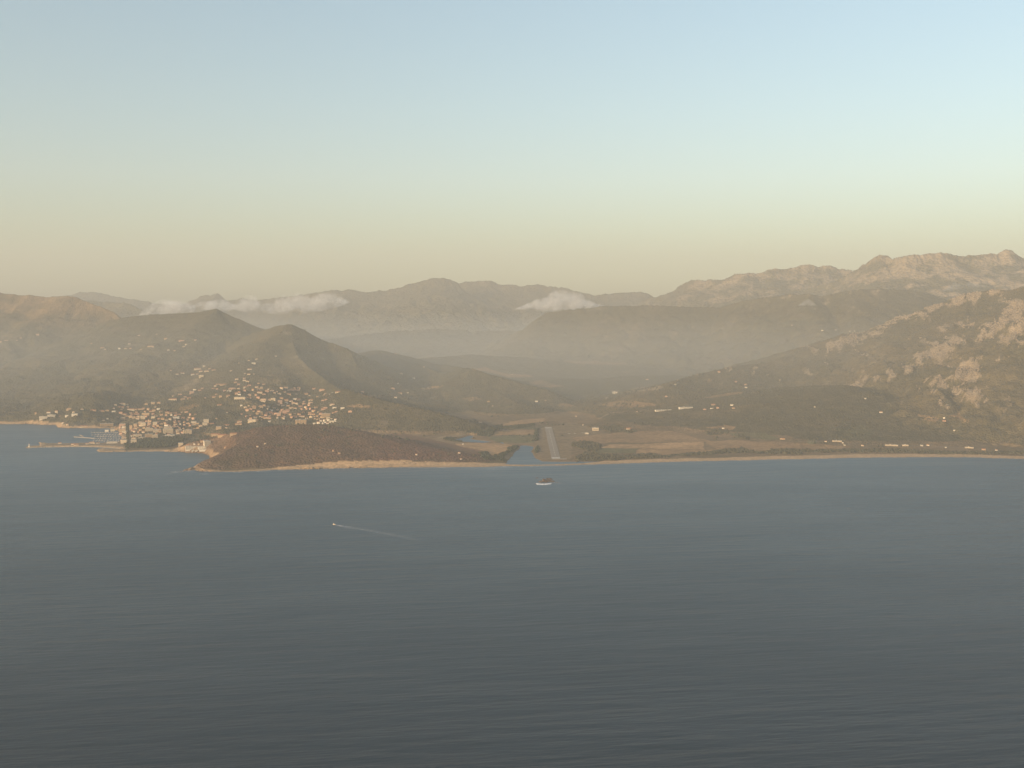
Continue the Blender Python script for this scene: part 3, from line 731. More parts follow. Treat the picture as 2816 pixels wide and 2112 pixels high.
# ------------------------------------------------------------------ houses: every one stands where its ray meets the ground
CACHE = {}
def house_meshes(kind, c, wq, dq, hq):
    """kind: 'g' gable, 'h' hip, 'f' flat; sizes quantised so alike houses share meshes"""
    key = (kind, c, wq, dq, hq)
    if key in CACHE: return CACHE[key]
    W, D, H = wq / 2, dq / 2, float(hq)
    wall = MB().box(-W, W, -D, D, -5, H).mesh('wall', WALL[c])
    if kind == 'g': roof = MB().gable(-W, W, -D, D, H, H + D * 0.55).mesh('roof', TILE)
    elif kind == 'h': roof = MB().hip(-W, W, -D, D, H, H + D * 0.5).mesh('roof', TILE2)
    else: roof = MB().box(-W - .3, W + .3, -D - .3, D + .3, H, H + .6).mesh('roof', FLAT)
    win = MB().box(-.7, .7, -.12, .25, 0, 1.5).mesh('window', GLASS)
    door = MB().box(-.6, .6, -.12, .25, 0, 2.2).mesh('door', SHUT)
    CACHE[key] = (wall, roof, win, door, W, D, H)
    return CACHE[key]
def make_house(px, py, wpx, hpx, c, name='house'):
    x, y, z = hit(px, py + hpx / 2)
    s = math.hypot(y, x * 0) / FPX * 1.0
    k_ = 0.85 if (px > 1000 or py < 1000) else 1.1
    w = max(6.5, min(wpx * s * k_, 120)); h = max(3.4, min(hpx * s * (0.7 if k_ < 1 else 0.98), 26))
    long_ = w > 2.3 * max(h, 6)
    d = max(8.0, min(w * 0.75, 13))
    rnd = random.random()
    big = h > 8.5 and w > 14
    kind = 'f' if (big or (c == 'w' and rnd < .45)) else ('h' if rnd < .45 else 'g')
    if kind != 'f': h = max(3.4, h - d * 0.12)
    q = lambda v, st: round(v / st) * st
    wall, roof, win, door, W, D, H = house_meshes(kind, c, q(w, 2), q(d, 1), q(h, 1))
    rz = math.atan2(-x, y) * 0.6 + random.uniform(-0.35, 0.35) * (0.4 if big or long_ else 1)
    nm = name if name != 'house' else ('apartment_block' if big else ('long_building' if long_ and w > 26 else 'house'))
    e = empty(nm, (x, y + D * .7, z), rz)
    put('wall', wall, e); put('roof', roof, e)
    floors = max(1, int(H // 3)); cols = max(2, min(5 if not big else 6, int(2 * W // 4)))
    if big or w > 17:
        for f in range(floors):
            for k in range(cols):
                xx = -W + (k + .5) * 2 * W / cols
                put('window', win, e, (xx, -D, 1.0 + f * 3.0))
    put('door', door, e, (W * .15 + .3, -D, 0.0 if H < 5 or True else 0))
    return e, nm, kind, w, h
HOUSES = {}
def add(cluster, frame, text):
    ox, oy, s = frame
    L = HOUSES.setdefault(cluster, [])
    for t in text.split():
        a, c = t[:-1], t[-1]
        x, y, w, h = (float(v) for v in a.split(','))
        L.append((ox + x / s, oy + y / s, w / s, h / s, c))
R1 = (0, 700, 4.424); R2 = (450, 750, 4.424); B3 = (2116, 650, 3.16)
add('on the slope above the left bay', Z3, '60,457,25,20c 735,468,50,20w 855,455,35,35c 1045,415,65,25o 1130,498,80,28w 1015,518,50,20w 1240,415,40,15c 1115,460,30,20c 905,520,25,12p 540,480,25,30o')
add('on the wooded slope above the marina', Z3, '1415,435,70,15o 1545,450,65,20o 1625,437,45,20o 1750,350,35,15c 1855,337,80,20c 1935,345,25,15c 1727,403,25,12w 1725,452,45,20w 1840,420,30,12c 1940,382,30,15o 1985,422,95,20c 1835,390,80,10o 2140,420,90,18o')
add('on the shore behind the marina', Z3, '1265,678,100,20c 955,625,30,20w 1560,585,40,15c 1630,562,25,12w 1620,745,50,30w 1705,740,60,35c 1760,720,35,35o 1020,650,30,20c')
add('on the harbour breakwater', Z3, '905,935,45,15w 1105,950,40,20c 1155,958,60,20c 1320,942,45,15w 1395,930,80,30c 1487,932,40,18w')
add('left of the dark street', Z4, '500,655,70,40p 510,688,50,20w 490,735,90,40o 520,770,60,35c 515,848,60,30c 512,912,75,55c 470,720,40,30o')
add('right of the dark street', Z4, '590,690,40,60o 612,735,40,35p 610,822,40,30w 630,862,60,28c 628,910,75,60c 675,662,45,45o 655,715,55,30c 700,700,50,20o 750,625,50,40o 790,645,70,55c 880,640,45,40p 970,635,60,45c 780,610,40,20p')
add('in the dense middle of the town', Z4, '1145,660,50,30w 1190,668,30,25c 1280,650,45,30c 1355,648,25,25w 1315,678,30,18p 1345,702,25,26p 1405,710,25,22o 1420,655,30,20p 1475,632,50,20o 1560,620,70,36c 1555,652,60,24c 1612,645,50,38o 1665,670,50,18c 1575,715,30,18p 1060,690,40,25o')
add('on the rise behind the old town', Z4, '785,540,60,45c 715,532,40,30c 830,495,100,36o 510,500,50,25c 540,522,50,15o 480,562,60,32o 525,574,40,18o 605,475,30,18c 690,490,70,18p 600,530,40,36o 650,540,40,36o 400,537,30,12o 945,545,50,42c 985,525,40,25c 940,485,35,22p 900,450,35,20p')
add('on the hillside above the town centre', Z4, '940,325,50,30o 1035,320,50,25o 840,340,40,25o 985,382,35,15o 1025,415,45,28w 1062,450,35,18c 1160,468,55,25o 1145,505,30,22p 1222,505,25,25w 1270,475,60,18o 1340,500,45,18o 1382,460,30,14c 1450,458,45,20p 1585,495,30,14o 1068,502,40,20o 1290,545,85,32w 1335,545,20,28w 1030,560,30,18p 1150,580,30,18c')
add('high on the hillside left of the villas', Z4, '1240,268,105,20c 1250,218,35,20o 1350,195,50,28p 1395,262,60,18o 1490,250,50,20o 1430,228,40,14o 1575,120,35,14w 1530,160,60,36p 1650,130,50,18p')
add('behind the beach hotel', Z4, '1360,950,65,46c 1480,965,60,15o 1573,943,22,14w 1635,945,20,15c')
add('in the small group near the hilltop', Z5, '738,227,40,14c 860,205,45,16c 812,267,65,28w 1150,160,35,16w 590,267,20,12o 750,363,60,20w 742,438,35,15c 818,433,18,12o 683,425,20,10c 470,385,30,12c 205,375,50,10o')
add('on the upper villa slope', Z5, '555,512,50,20c 672,500,40,12c 672,530,45,20c 720,546,45,20c 540,562,45,10o 585,590,40,22p 275,595,55,16o 350,595,80,14o 888,578,35,15o 965,590,40,12o 685,633,50,20c 860,632,45,20c')
add('among the trees of the left villa slope', Z5, '35,652,30,14p 200,655,45,12p 260,660,30,16p 485,660,95,26p 585,655,40,12c 440,693,60,18w 370,685,45,16p 310,775,40,30o 210,783,45,14o 425,765,50,18o 78,797,22,12o 245,742,30,10p')
add('among the trees of the middle villa slope', Z5, '930,650,40,36o 885,662,50,14o 1042,665,30,16w 1090,688,65,12c 1130,722,35,18c 1170,700,18,14c 1200,732,50,14c 905,713,70,22c 968,740,45,14p 1290,707,28,14c 1300,645,60,22o 1340,680,30,16p 1395,675,65,25p 1432,643,20,12c 1352,742,50,12o 1462,740,30,14o')
add('on the right villa slope', Z5, '1730,658,45,18p 1855,675,80,24p 1615,738,45,16o 1790,775,35,12o 1905,732,20,12w 1972,745,20,12w 2025,720,45,10w 2100,710,80,12c 1925,775,20,14o 1665,765,25,10c 1885,755,25,10c')
add('in the row below the villas', Z5, '595,745,42,16w 745,750,60,18o 600,800,150,28c 690,795,30,14w 745,798,55,12w 965,822,80,20c 950,845,80,20c 990,840,25,18w 1050,828,60,10c 1110,818,65,28c 1310,832,60,24o 1308,865,50,20w 1445,815,50,22w 1490,828,50,26o')
add('in the band above the apartment blocks', Z5, '1215,860,60,60p 1680,835,60,20c 1680,872,65,18c 1870,835,40,14p 1920,822,40,16p 1580,858,40,10o 1580,885,40,20p 290,905,60,12o 630,912,32,16w 740,915,22,14c 690,938,40,10c 820,925,55,16o 820,948,50,14o 915,925,60,20o 938,940,30,18c 1025,925,45,16c 1018,960,30,16c')
add('right of the apartment blocks', Z5, '2010,898,70,18c 2045,945,55,14w 2168,952,55,20w 2075,1005,45,16p 1905,950,60,22p 1875,968,60,20p 2030,1025,50,14o 1525,928,55,20p 1258,913,48,18c 1340,918,40,14o 1398,900,22,12c 1390,948,70,20c')
add('crowded left of the apartment blocks', Z5, '405,1018,20,14w 632,1043,26,12p 245,1112,24,10o 925,1030,45,40o 870,1035,35,36o 1080,1040,60,25p 1060,1020,60,14p 1080,985,40,12w 1178,978,35,22p 1310,1005,100,28p 1335,985,60,20p 1195,1050,55,50p 1175,1100,25,18w 1270,1080,35,16c 1258,1105,45,28c 1300,1040,60,20o')
add('just above the three-part apartment block', Z5, '1370,1050,35,26o 1440,1040,30,12o 1505,1045,45,20o 1570,1020,30,10o 1440,1085,60,14p 1545,1080,80,12c 1668,1025,40,16o 1670,1050,50,12c 1685,1085,40,28c 1735,1082,30,16c 1730,998,50,28o 1795,1015,20,10c 1620,1108,35,12w 1745,1115,20,12c')
add('behind the dark headland', Z5, '770,1065,30,14p 770,1110,40,20p 790,1145,110,42c 838,1100,40,26c 910,1080,15,10w 950,1090,40,20o 1010,1105,80,26o 1060,1075,35,12o 935,1135,20,10c 1055,1152,35,14w 600,1163,65,22c 580,1195,90,20o')
add('between the town centre and the headland', Z5, '90,1150,70,56c 70,1195,70,46c 160,1195,90,18o 281,1253,75,42o 400,1215,70,14c 395,1255,30,20c 70,1265,15,12p')
add('in the terrace below the large ochre block', Z5, '1735,1187,35,20w 1800,1175,45,28w 1832,1145,30,32w 1890,1140,35,32w 1905,1170,30,24w 1935,1185,40,20w 1950,1135,35,24w 1975,1170,30,20w 2000,1155,40,20w 2040,1155,50,22w 1865,1185,20,20w 2060,1125,30,20w 2000,1115,25,10w 1780,1120,15,18c 1815,1115,15,16c')
add('in the row at the foot of the headland road', Z5, '240,1355,120,24o 340,1368,130,24o 505,1350,95,28o 30,1455,50,20o')
add('alone on the brown headland', Z5, '990,1495,25,14c 875,1540,18,12w 385,1550,30,12o 2115,1640,30,14o 2025,1605,16,12o')
add('high on the hill left of the clouded summit', R1, '1690,982,25,12w 1575,1085,30,12w 1450,1140,28,22w 1525,1143,35,14c 1585,1140,25,16p 1240,1130,55,14o 1278,1152,25,10c 1830,1115,90,14o 1712,1155,20,10o 2048,1160,25,14w 2125,1168,20,14o 2015,1022,40,18o 1905,967,22,10o 1110,1078,20,10o')
add('in the hazy valley at the far left', R1, '70,1045,60,10o 10,1060,20,12c 200,1040,20,14o 250,1012,20,12o 455,970,40,22p')
add('in the hamlet below the hill summit', R2, '215,825,80,18p 385,815,30,18p 275,870,28,14w 245,897,50,14c 57,938,24,14w 132,945,24,12o')
add('in the upper hamlet over the left villas', R2, '488,1137,28,20c 410,1170,75,18c 450,1200,35,14c 520,1198,50,18c 225,1222,40,10w 162,1233,30,10c 350,1238,38,16w 455,1258,50,26c 85,1190,22,12o 410,1232,40,10o 560,1167,25,10o')
add('on the scrub hills right of the town', KK, '1210,385,20,10w 1090,425,12,10w 1050,463,35,10p 1105,500,35,8c 1165,497,12,8w 1073,532,22,14w 820,490,20,10p 1115,350,20,12c 1288,300,12,8c 727,640,25,14p')
add('in the mid valley beyond the river', KK, '1810,597,12,8w 1780,563,20,10o 1712,720,35,8w 2145,562,20,12w 1075,200,12,8o 1960,358,12,8c')
add('behind the left beach', R6, '548,541,10,8w 515,618,25,10w 530,672,10,8w 143,632,14,10w')
add('in the fields beyond the airfield', R6, '1590,374,14,8w 1990,408,50,10c 1185,168,25,12w 1265,160,16,10o 1530,298,16,8c')
add('on the valley farmland right of the airfield', B5, '1545,560,24,12w 1460,355,40,12o 1620,358,30,14w 1445,388,26,8w 1500,382,26,12p 1385,395,32,12p 1635,385,26,14o 795,417,10,8w 700,566,30,8o')
add('on the hillside above the valley farmland', B5, '1130,180,14,8w 1510,70,26,14p 1655,155,22,12p 1745,180,40,14p 1745,205,22,10w 1050,283,26,12p 885,137,26,10c 2070,655,30,8o')
add('along the road behind the right beach', B4, '110,812,36,8o 490,835,20,8w 640,845,12,10w 655,866,12,8w 810,868,26,12c 840,857,14,10w 1325,868,22,14w 1380,865,26,12w 1535,885,16,10w 1865,905,36,8o 1975,908,18,12w')
add('on the lower slope of the rocky hill', B4, '1520,628,20,14w 970,578,28,14w 835,460,12,10w 395,533,14,8w 1610,737,12,8w 1520,655,30,8p')
add('far off in the misty upper valley', B3, '195,770,14,8w 460,817,16,8w 575,812,18,8w 700,822,12,6w 740,822,12,6w')

ORD = ['first', 'second', 'third', 'fourth', 'fifth', 'sixth', 'seventh', 'eighth', 'ninth', 'tenth', 'eleventh', 'twelfth', 'thirteenth', 'fourteenth', 'fifteenth']
for cluster, L in HOUSES.items():
    made = []
    for (px, py, w, h, c) in L:
        if 325 < px < 351 and py > 1165: px -= 3
        elif 351 <= px < 372 and py > 1165: px += 3
        e, nm, kind, wm, hm = make_house(px, py, w, h, c)
        size = 'tall' if hm > 12 else ('large' if wm > 24 else ('small' if wm < 13 else ''))
        rf = 'flat-roofed' if kind == 'f' else 'tile-roofed'
        noun = {'house': 'house', 'apartment_block': 'apartment block', 'long_building': 'long low building'}[nm]
        desc = ' '.join(t for t in (size if noun != 'long low building' else '', rf, COLW[c], noun) if t)
        made.append((desc, px, py, e, noun))
    for desc in sorted(set(m_[0] for m_ in made)):
        same = sorted([m_ for m_ in made if m_[0] == desc], key=lambda m_: m_[1])
        n_ = len(same)
        for i, (d_, px, py, e, noun) in enumerate(same):
            if n_ == 1: extra = ''
            elif i == 0: extra = ', leftmost'
            elif i == n_ - 1: extra = ', rightmost'
            elif i < len(ORD): extra = ', ' + ORD[i] + ' from left'
            tag(e, f"{d_} {cluster}{extra}", 'house' if noun == 'house' else 'building', 'buildings ' + cluster)

# crowded roofs beyond those that can be told apart: one uncountable mass
taken = [(q[0], q[1]) for L in HOUSES.values() for q in L]
ri = random.Random(21); cm = bpy.data.meshes.new('crowded_roofs'); CV, CF, CMI = [], [], []
def mass_house(px, py, wpx, hpx, ci):
    x, y, z = hit(px, py + hpx / 2); s_ = y / FPX
    W, H, D = wpx * s_ / 2, max(3.5, hpx * s_ * .85), 5.0; a = ri.uniform(-.4, .4)
    for mb_, mi in ((MB().box(-W, W, -D, D, -4, H), ci), (MB().gable(-W, W, -D, D, H, H + 2.6), 3)):
        n_ = len(CV)
        for v_ in mb_.v: CV.append((x + v_[0] * math.cos(a) - v_[1] * math.sin(a), y + D + v_[0] * math.sin(a) + v_[1] * math.cos(a), z + v_[2]))
        for f_ in mb_.f: CF.append(tuple(n_ + q for q in f_)); CMI.append(mi)
for poly, n_ in (([(325,1172),(345,1160),(400,1150),(470,1160),(540,1160),(545,1182),(500,1195),(440,1198),(395,1192),(362,1205),(362,1175),(340,1178),(338,1205),(328,1200)], 40),
    ([(330,1135),(400,1120),(450,1125),(520,1135),(540,1158),(470,1158),(400,1148),(340,1158)], 20),
    ([(680,1120),(790,1100),(880,1120),(900,1150),(860,1148),(780,1150),(700,1158),(670,1150)], 30),
    ([(590,1060),(700,1050),(850,1065),(880,1090),(760,1100),(640,1100),(580,1090)], 14)):
    k = 0; xs_ = [p[0] for p in poly]; ys_ = [p[1] for p in poly]
    for _ in range(4000):
        if k >= n_: break
        px, py = ri.uniform(min(xs_), max(xs_)), ri.uniform(min(ys_), max(ys_))
        if not in_poly(np.array([px]), np.array([py]), poly)[0] or (344 < px < 358): continue
        if any(abs(px - a) < 7.5 and abs(py - b_) < 4.2 for a, b_ in taken): continue
        taken.append((px, py)); k += 1
        mass_house(px, py, ri.uniform(5, 10), ri.uniform(3.0, 6.0), ri.choice((0, 1, 2, 2)))
cm.from_pydata(CV, [], CF)
for q in (WALL['c'], WALL['o'], WALL['p'], TILE): cm.materials.append(q)
cm.polygons.foreach_set('material_index', CMI); cm.update()
tag(put('crowded_roofs', cm), 'small tiled roofs crowded between the larger houses of the town', kind='stuff')

# ------------------------------------------------------------------ larger named buildings
def block(name, label, frame, cx, cy, w, h, c, floors, depth=14, rz=None, bays=0, cat='apartment building', roofm=None, balc=True):
    ox, oy, s_ = frame
    px, py = ox + cx / s_, oy + cy / s_; wpx, hpx = w / s_, h / s_
    x, y, z = hit(px, py + hpx / 2)
    sc = y / FPX; W = wpx * sc / 2; H = max(4, hpx * sc * 0.97); D = depth / 2
    e = empty(name, (x, y + D, z), rz if rz is not None else math.atan2(-x, y) * 0.8)
    put('wall', MB().box(-W, W, -D, D, -6, H).mesh('wall', WALL[c]), e)
    rm = MB().box(-W - .4, W + .4, -D - .4, D + .4, H, H + .5)
    rm.box(-W * .3, -W * .3 + min(5, W * .5), -2, 2.5, H + .5, H + 2.6)
    put('roof', rm.mesh('roof', roofm or FLAT), e)
    fh = H / floors
    strip = MB().box(-W * .94, W * .94, -.1, .3, 0, fh * .3).mesh('window_band', GLASS)
    slab = MB().box(-W * .97, W * .97, -1.3, 0, -.15, .15).box(-W * .97, W * .97, -1.35, -1.2, .15, 1.0).mesh('balcony', WALL[c])
    for f in range(floors):
        put('window_band', strip, e, (0, -D, f * fh + fh * .38))
        if balc and f: put('balcony', slab, e, (0, -D - .1, f * fh))
    if bays:
        fin = MB().box(-W / bays * .25, W / bays * .25, -1.7, .2, 0, H - .1).mesh('pier', WALL[c])
        for k in range(bays):
            put('pier', fin, e, (-W + (k + .5) * 2 * W / bays, -D, 0))
    return tag(e, label, cat)
block('beach_hotel', 'long low white hotel wing on the sand beside the headland', Z4, 1525, 1003, 190, 50, 'w', 3, 16, bays=9, cat='hotel')
block('beach_hotel', 'thin white gallery wing under the hotel tower by the headland', Z4, 1752, 992, 260, 22, 'w', 1, 14, cat='hotel', balc=False)
block('hotel_tower', 'tall white hotel tower standing over the low beach wings', Z4, 1758, 945, 98, 100, 'w', 8, 18, rz=0.45, cat='hotel')
block('beach_pavilion', 'long white beach pavilion on the sand right below the hotel tower', Z4, 1748, 1027, 205, 16, 'w', 1, 10, cat='pavilion', balc=False)
block('beach_pavilion', 'small white beach pavilion in front of the hotel wing', Z4, 1550, 1048, 40, 22, 'w', 1, 9, cat='pavilion', balc=False)
block('beach_pavilion', 'small white beach kiosk right of the little pavilion', Z4, 1606, 1048, 44, 18, 'w', 1, 9, cat='pavilion', balc=False)
block('hotel_annex', 'low cream annex left of the hotel tower roof', Z4, 1700, 905, 50, 20, 'c', 2, 10, cat='building')
block('apartment_block', 'broad cream apartment block in the town centre over the white low hall', Z4, 1165, 752, 145, 74, 'c', 5, 18)
block('apartment_block', 'cream upper block behind the broad apartment block', Z4, 1165, 700, 120, 36, 'c', 3, 16)
block('apartment_block', 'bright cream apartment block with dark stripes, right end of the centre', Z4, 1460, 762, 132, 62, 'c', 4, 16, bays=5)
block('apartment_block', 'narrow cream apartment block left of the striped pair', Z4, 1310, 757, 46, 54, 'c', 4, 14, bays=2)
block('apartment_block', 'narrow cream apartment block beside the striped block, right one', Z4, 1355, 748, 36, 56, 'c', 4, 14, bays=2)
block('market_hall', 'long low white hall below the broad apartment block', Z4, 1208, 820, 170, 24, 'w', 1, 14, cat='hall', balc=False)
block('apartment_block', 'cream apartment block with bright long face east of the street', Z4, 700, 824, 118, 44, 'c', 3, 14, rz=0.25)
block('apartment_block', 'low cream building stepping down in front of the old town block', Z4, 765, 857, 108, 24, 'c', 2, 12, cat='building')
block('apartment_block', 'wide ochre block in the middle of the old town', Z4, 870, 822, 108, 58, 'o', 4, 16)
block('apartment_block', 'sunlit cream block at the edge of the town park', Z4, 967, 836, 78, 56, 'c', 4, 16)
block('apartment_block', 'long cream residence behind the wide ochre block', Z4, 880, 727, 115, 44, 'c', 3, 14)
block('apartment_block', 'ochre residence stepping down to the right of the cream residence', Z4, 995, 748, 110, 52, 'c', 4, 15)
block('waterfront_block', 'long ochre quayside block at the head of the marina', Z3, 1615, 652, 190, 36, 'o', 3, 14, bays=9)
block('hillside_hotel', 'long white terraced hotel above the left bay, lower wing', Z3, 655, 547, 115, 46, 'w', 3, 14, rz=0.1, bays=7, cat='hotel')
block('hillside_hotel', 'long white terraced hotel above the left bay, upper wing', Z3, 775, 516, 108, 32, 'w', 2, 14, rz=0.1, bays=7, cat='hotel')
block('apartment_block', 'cream apartment block divided in three by piers, above the headland', Z5, 1530, 1160, 163, 62, 'o', 4, 16, bays=4)
block('apartment_block', 'large plain ochre apartment block above the bright white terrace', Z5, 1910, 1062, 133, 58, 'o', 4, 16)
block('apartment_block', 'narrow ochre wing right under the large plain ochre block', Z5, 1945, 1105, 60, 30, 'c', 2, 12, cat='building')
block('ferry_terminal', 'long white terminal with dark open ground floor on the quay', Z3, 1695, 924, 150, 26, 'w', 2, 12, cat='terminal', balc=False)
block('aircraft_hangar', 'cream aircraft hangar at the right edge of the airfield', R6, 1700, 412, 58, 22, 'c', 1, 26, cat='hangar', balc=False)
block('airfield_building', 'small white airfield building beside the parked aircraft', R6, 1622, 449, 34, 10, 'w', 1, 9, cat='building', balc=False)
block('greenhouse_row', 'long white greenhouse roof in the mid valley, left one', B5, 1025, 406, 150, 9, 'w', 1, 14, cat='greenhouse', balc=False, rz=0.25)
block('greenhouse_row', 'long white greenhouse roof in the mid valley, right one', B5, 1220, 384, 120, 12, 'w', 1, 16, cat='greenhouse', balc=False, rz=0.2)
block('quarry_works', 'bright white works building beside the pale quarry', B5, 605, 252, 44, 18, 'w', 2, 14, cat='building', balc=False)
block('road_building', 'long white roadside building behind the right beach, longest one', B4, 1065, 868, 105, 9, 'c', 1, 10, cat='building', balc=False)
block('road_building', 'shorter white roadside building right of the longest one', B4, 1185, 869, 50, 9, 'c', 1, 10, cat='building', balc=False)
block('road_building', 'low cream building strip near the right end of the beach road', B4, 1740, 890, 70, 7, 'c', 1, 9, cat='building', balc=False)
block('road_building', 'low cream building on the bend of the beach road', B4, 590, 833, 80, 8, 'c', 1, 9, cat='building', balc=False)

# church tower in the old town
x, y, z = hit(250 + 880 / 5.53, 1050 + 640 / 5.53)
e = empty('church_tower', (x, y, z)); tag(e, 'slim ochre church tower rising over the old town roofs', 'church tower')
put('shaft', MB().box(-2.6, 2.6, -2.6, 2.6, -4, 15).mesh('shaft', WALL['o']), e)
put('belfry', MB().box(-2.9, 2.9, -2.9, 2.9, 15, 18).mesh('belfry', WALL['c']), e)
put('spire', MB().lathe([(2.8, 18), (1.6, 20), (0.05, 22.5)], 8).mesh('spire', TILE), e)

# lighthouse on the tip of the breakwater
x, y, _ = at_sea(80.5, 1229, 3.2)
e = empty('lighthouse', (x, y, 3.0)); tag(e, 'small white lighthouse on the tip of the harbour breakwater', 'lighthouse')
put('base', MB().lathe([(3.4, 0), (3.2, 2.4), (2.6, 2.5)], 12).mesh('base', WALL['w']), e)
put('tower', MB().lathe([(2.0, 2.5), (1.6, 10.5), (2.2, 10.8), (2.2, 11.2)], 12).mesh('tower', WALL['w']), e)
put('lantern', MB().lathe([(1.1, 11.2), (1.1, 13.0)], 10).mesh('lantern', GLASS), e)
put('dome', MB().lathe([(1.3, 13.0), (0.9, 13.8), (0.1, 14.3)], 10).mesh('dome', simple('lamp_dome', (0.35, 0.06, 0.05), .6, .05, 1)), e)

# inner jetties of the marina
def jetty(p0, p1, width, label, h=1.6):
    a = Vector(at_sea(*p0)); b_ = Vector(at_sea(*p1)); d = b_ - a; L = d.length
    e = empty('jetty', (a.x, a.y, 0), math.atan2(d.y, d.x)); tag(e, label, 'jetty')
    n_ = max(2, int(L / 18)); seg = MB().box(0, L / n_ - .3, -width / 2, width / 2, -1.2, h).mesh('deck_slab', STONE)
    for i in range(n_): put('deck_slab', seg, e, (i * L / n_, 0, 0))
    return a, b_
jetty((205, 1201.5), (262, 1206), 9, 'stone jetty reaching into the middle of the harbour')
jetty((221, 1196.5), (229, 1201), 6, 'short stone arm crossing the tip of the inner jetty')
PONT = []
for p0, p1, nm in (((252, 1190), (326, 1190.5), 'back'), ((255, 1196), (330, 1196.5), 'second'), ((262, 1201), (331, 1202), 'middle'), ((262, 1207), (331, 1208), 'fourth'), ((258, 1212.5), (331, 1213.5), 'front')):
    jetty(p0, p1, 3, f'{"narrow floating pontoon, " + nm + " row of the marina"}', 0.9); PONT.append((p0, p1, nm))
# breakwater armour stones along the mole
am = MB(); rr = random.Random(4)
for i in range(190):
    t_ = i / 189; px = 76 + t_ * 255
    py = float(np.interp(px, [76, 127, 181, 230, 271, 331], [1232, 1230, 1229.3, 1228.8, 1229.8, 1233.5]))
    X_, Y_, _ = at_sea(px, py); q = rr.uniform(1.2, 2.6)
    am.box(X_ - q, X_ + q * rr.uniform(.6, 1.2), Y_ - q * rr.uniform(.6, 1.2), Y_ + q, -1.5, rr.uniform(.8, 3.4))
tag(put('armour_stone', am.mesh('armour_stone', STONE)), 'rough pale armour stones along the sea side of the breakwater', kind='stuff')
x0_, y0_, _ = at_sea(76, 1229.5); x1_, y1_, _ = at_sea(335, 1226)

# ------------------------------------------------------------------ boats
HULLW = simple('boat_white', (0.62, 0.53, 0.42), .4, .05, 1, .5); HULLB = simple('boat_blue', (0.06, 0.10, 0.18), .4, .05, 1, .5)
MASTM = simple('mast_metal', (0.55, 0.53, 0.50), .5, .05, 1, .5); SAILC = simple('sail_cover', (0.10, 0.16, 0.28), .8, .1, 1); DECK = simple('deck_teak', (0.42, 0.33, 0.22), .8, .1, 1)
def hull_mesh(L, B, H, mat):
    m_ = MB(); st = [(-.5, .75, 0), (-.25, 1, 0), (.1, .95, .03), (.35, .6, .12), (.5, .03, .3)]
    for u, b_, sh in st:
        for (yy, zz) in ((-b_ * B / 2, H * (1 + sh)), (-b_ * B / 2 * .75, .1), (0, -.5), (b_ * B / 2 * .75, .1), (b_ * B / 2, H * (1 + sh))):
            m_.v.append((u * L, yy, zz))
    for i in range(4):
        for k in range(4): m_.f.append((i * 5 + k, i * 5 + k + 1, i * 5 + k + 6, i * 5 + k + 5))
        m_.f.append((i * 5 + 4, i * 5, i * 5 + 5, i * 5 + 9))
    m_.f.append((4, 3, 2, 1, 0)); m_.f.append((20, 21, 22, 23, 24))
    return m_.mesh('hull', mat)
def boat_proto(kind):
    e = empty('sailing_boat' if kind == 's' else 'motor_boat', (0, 0, 0))
    if kind == 's':
        put('hull', hull_mesh(11, 3.4, 1.2, HULLW), e)
        put('cabin', MB().box(-2, 2.2, -1, 1, 1.2, 1.9).mesh('cabin', HULLW), e)
        put('mast', MB().lathe([(.16, 1.2), (.10, 14.5)], 6, .9).mesh('mast', MASTM), e)
        put('boom', MB().box(-3.6, .9, -.28, .28, 2.5, 3.1).mesh('boom', SAILC), e)
        put('keel', MB().box(-1, 1, -.12, .12, -1.6, -.3).mesh('keel', HULLB), e)
    else:
        put('hull', hull_mesh(9, 3.2, 1.3, HULLW), e)
        put('cabin', MB().box(-1.4, 1.6, -1.1, 1.1, 1.3, 2.5).mesh('cabin', HULLW), e)
        put('windscreen', MB().box(1.6, 1.8, -1, 1, 1.5, 2.3).mesh('windscreen', GLASS), e)
        put('canopy', MB().box(-2.4, 1.0, -1.2, 1.2, 2.5, 2.7).mesh('canopy', SAILC), e)
        put('deck', MB().box(-4, -1.4, -1.1, 1.1, 1.1, 1.32).mesh('deck', DECK), e)
    return e
def copy_tree(o, loc, rz, s=1.0):
    c = o.copy(); COL.objects.link(c); c.location = loc; c.rotation_euler = (0, 0, rz); c.scale = (s, s, s)
    for ch in o.children:
        k = ch.copy(); COL.objects.link(k); k.parent = c
    return c
protoS, protoM = boat_proto('s'), boat_proto('m'); used = {'s': False, 'm': False}
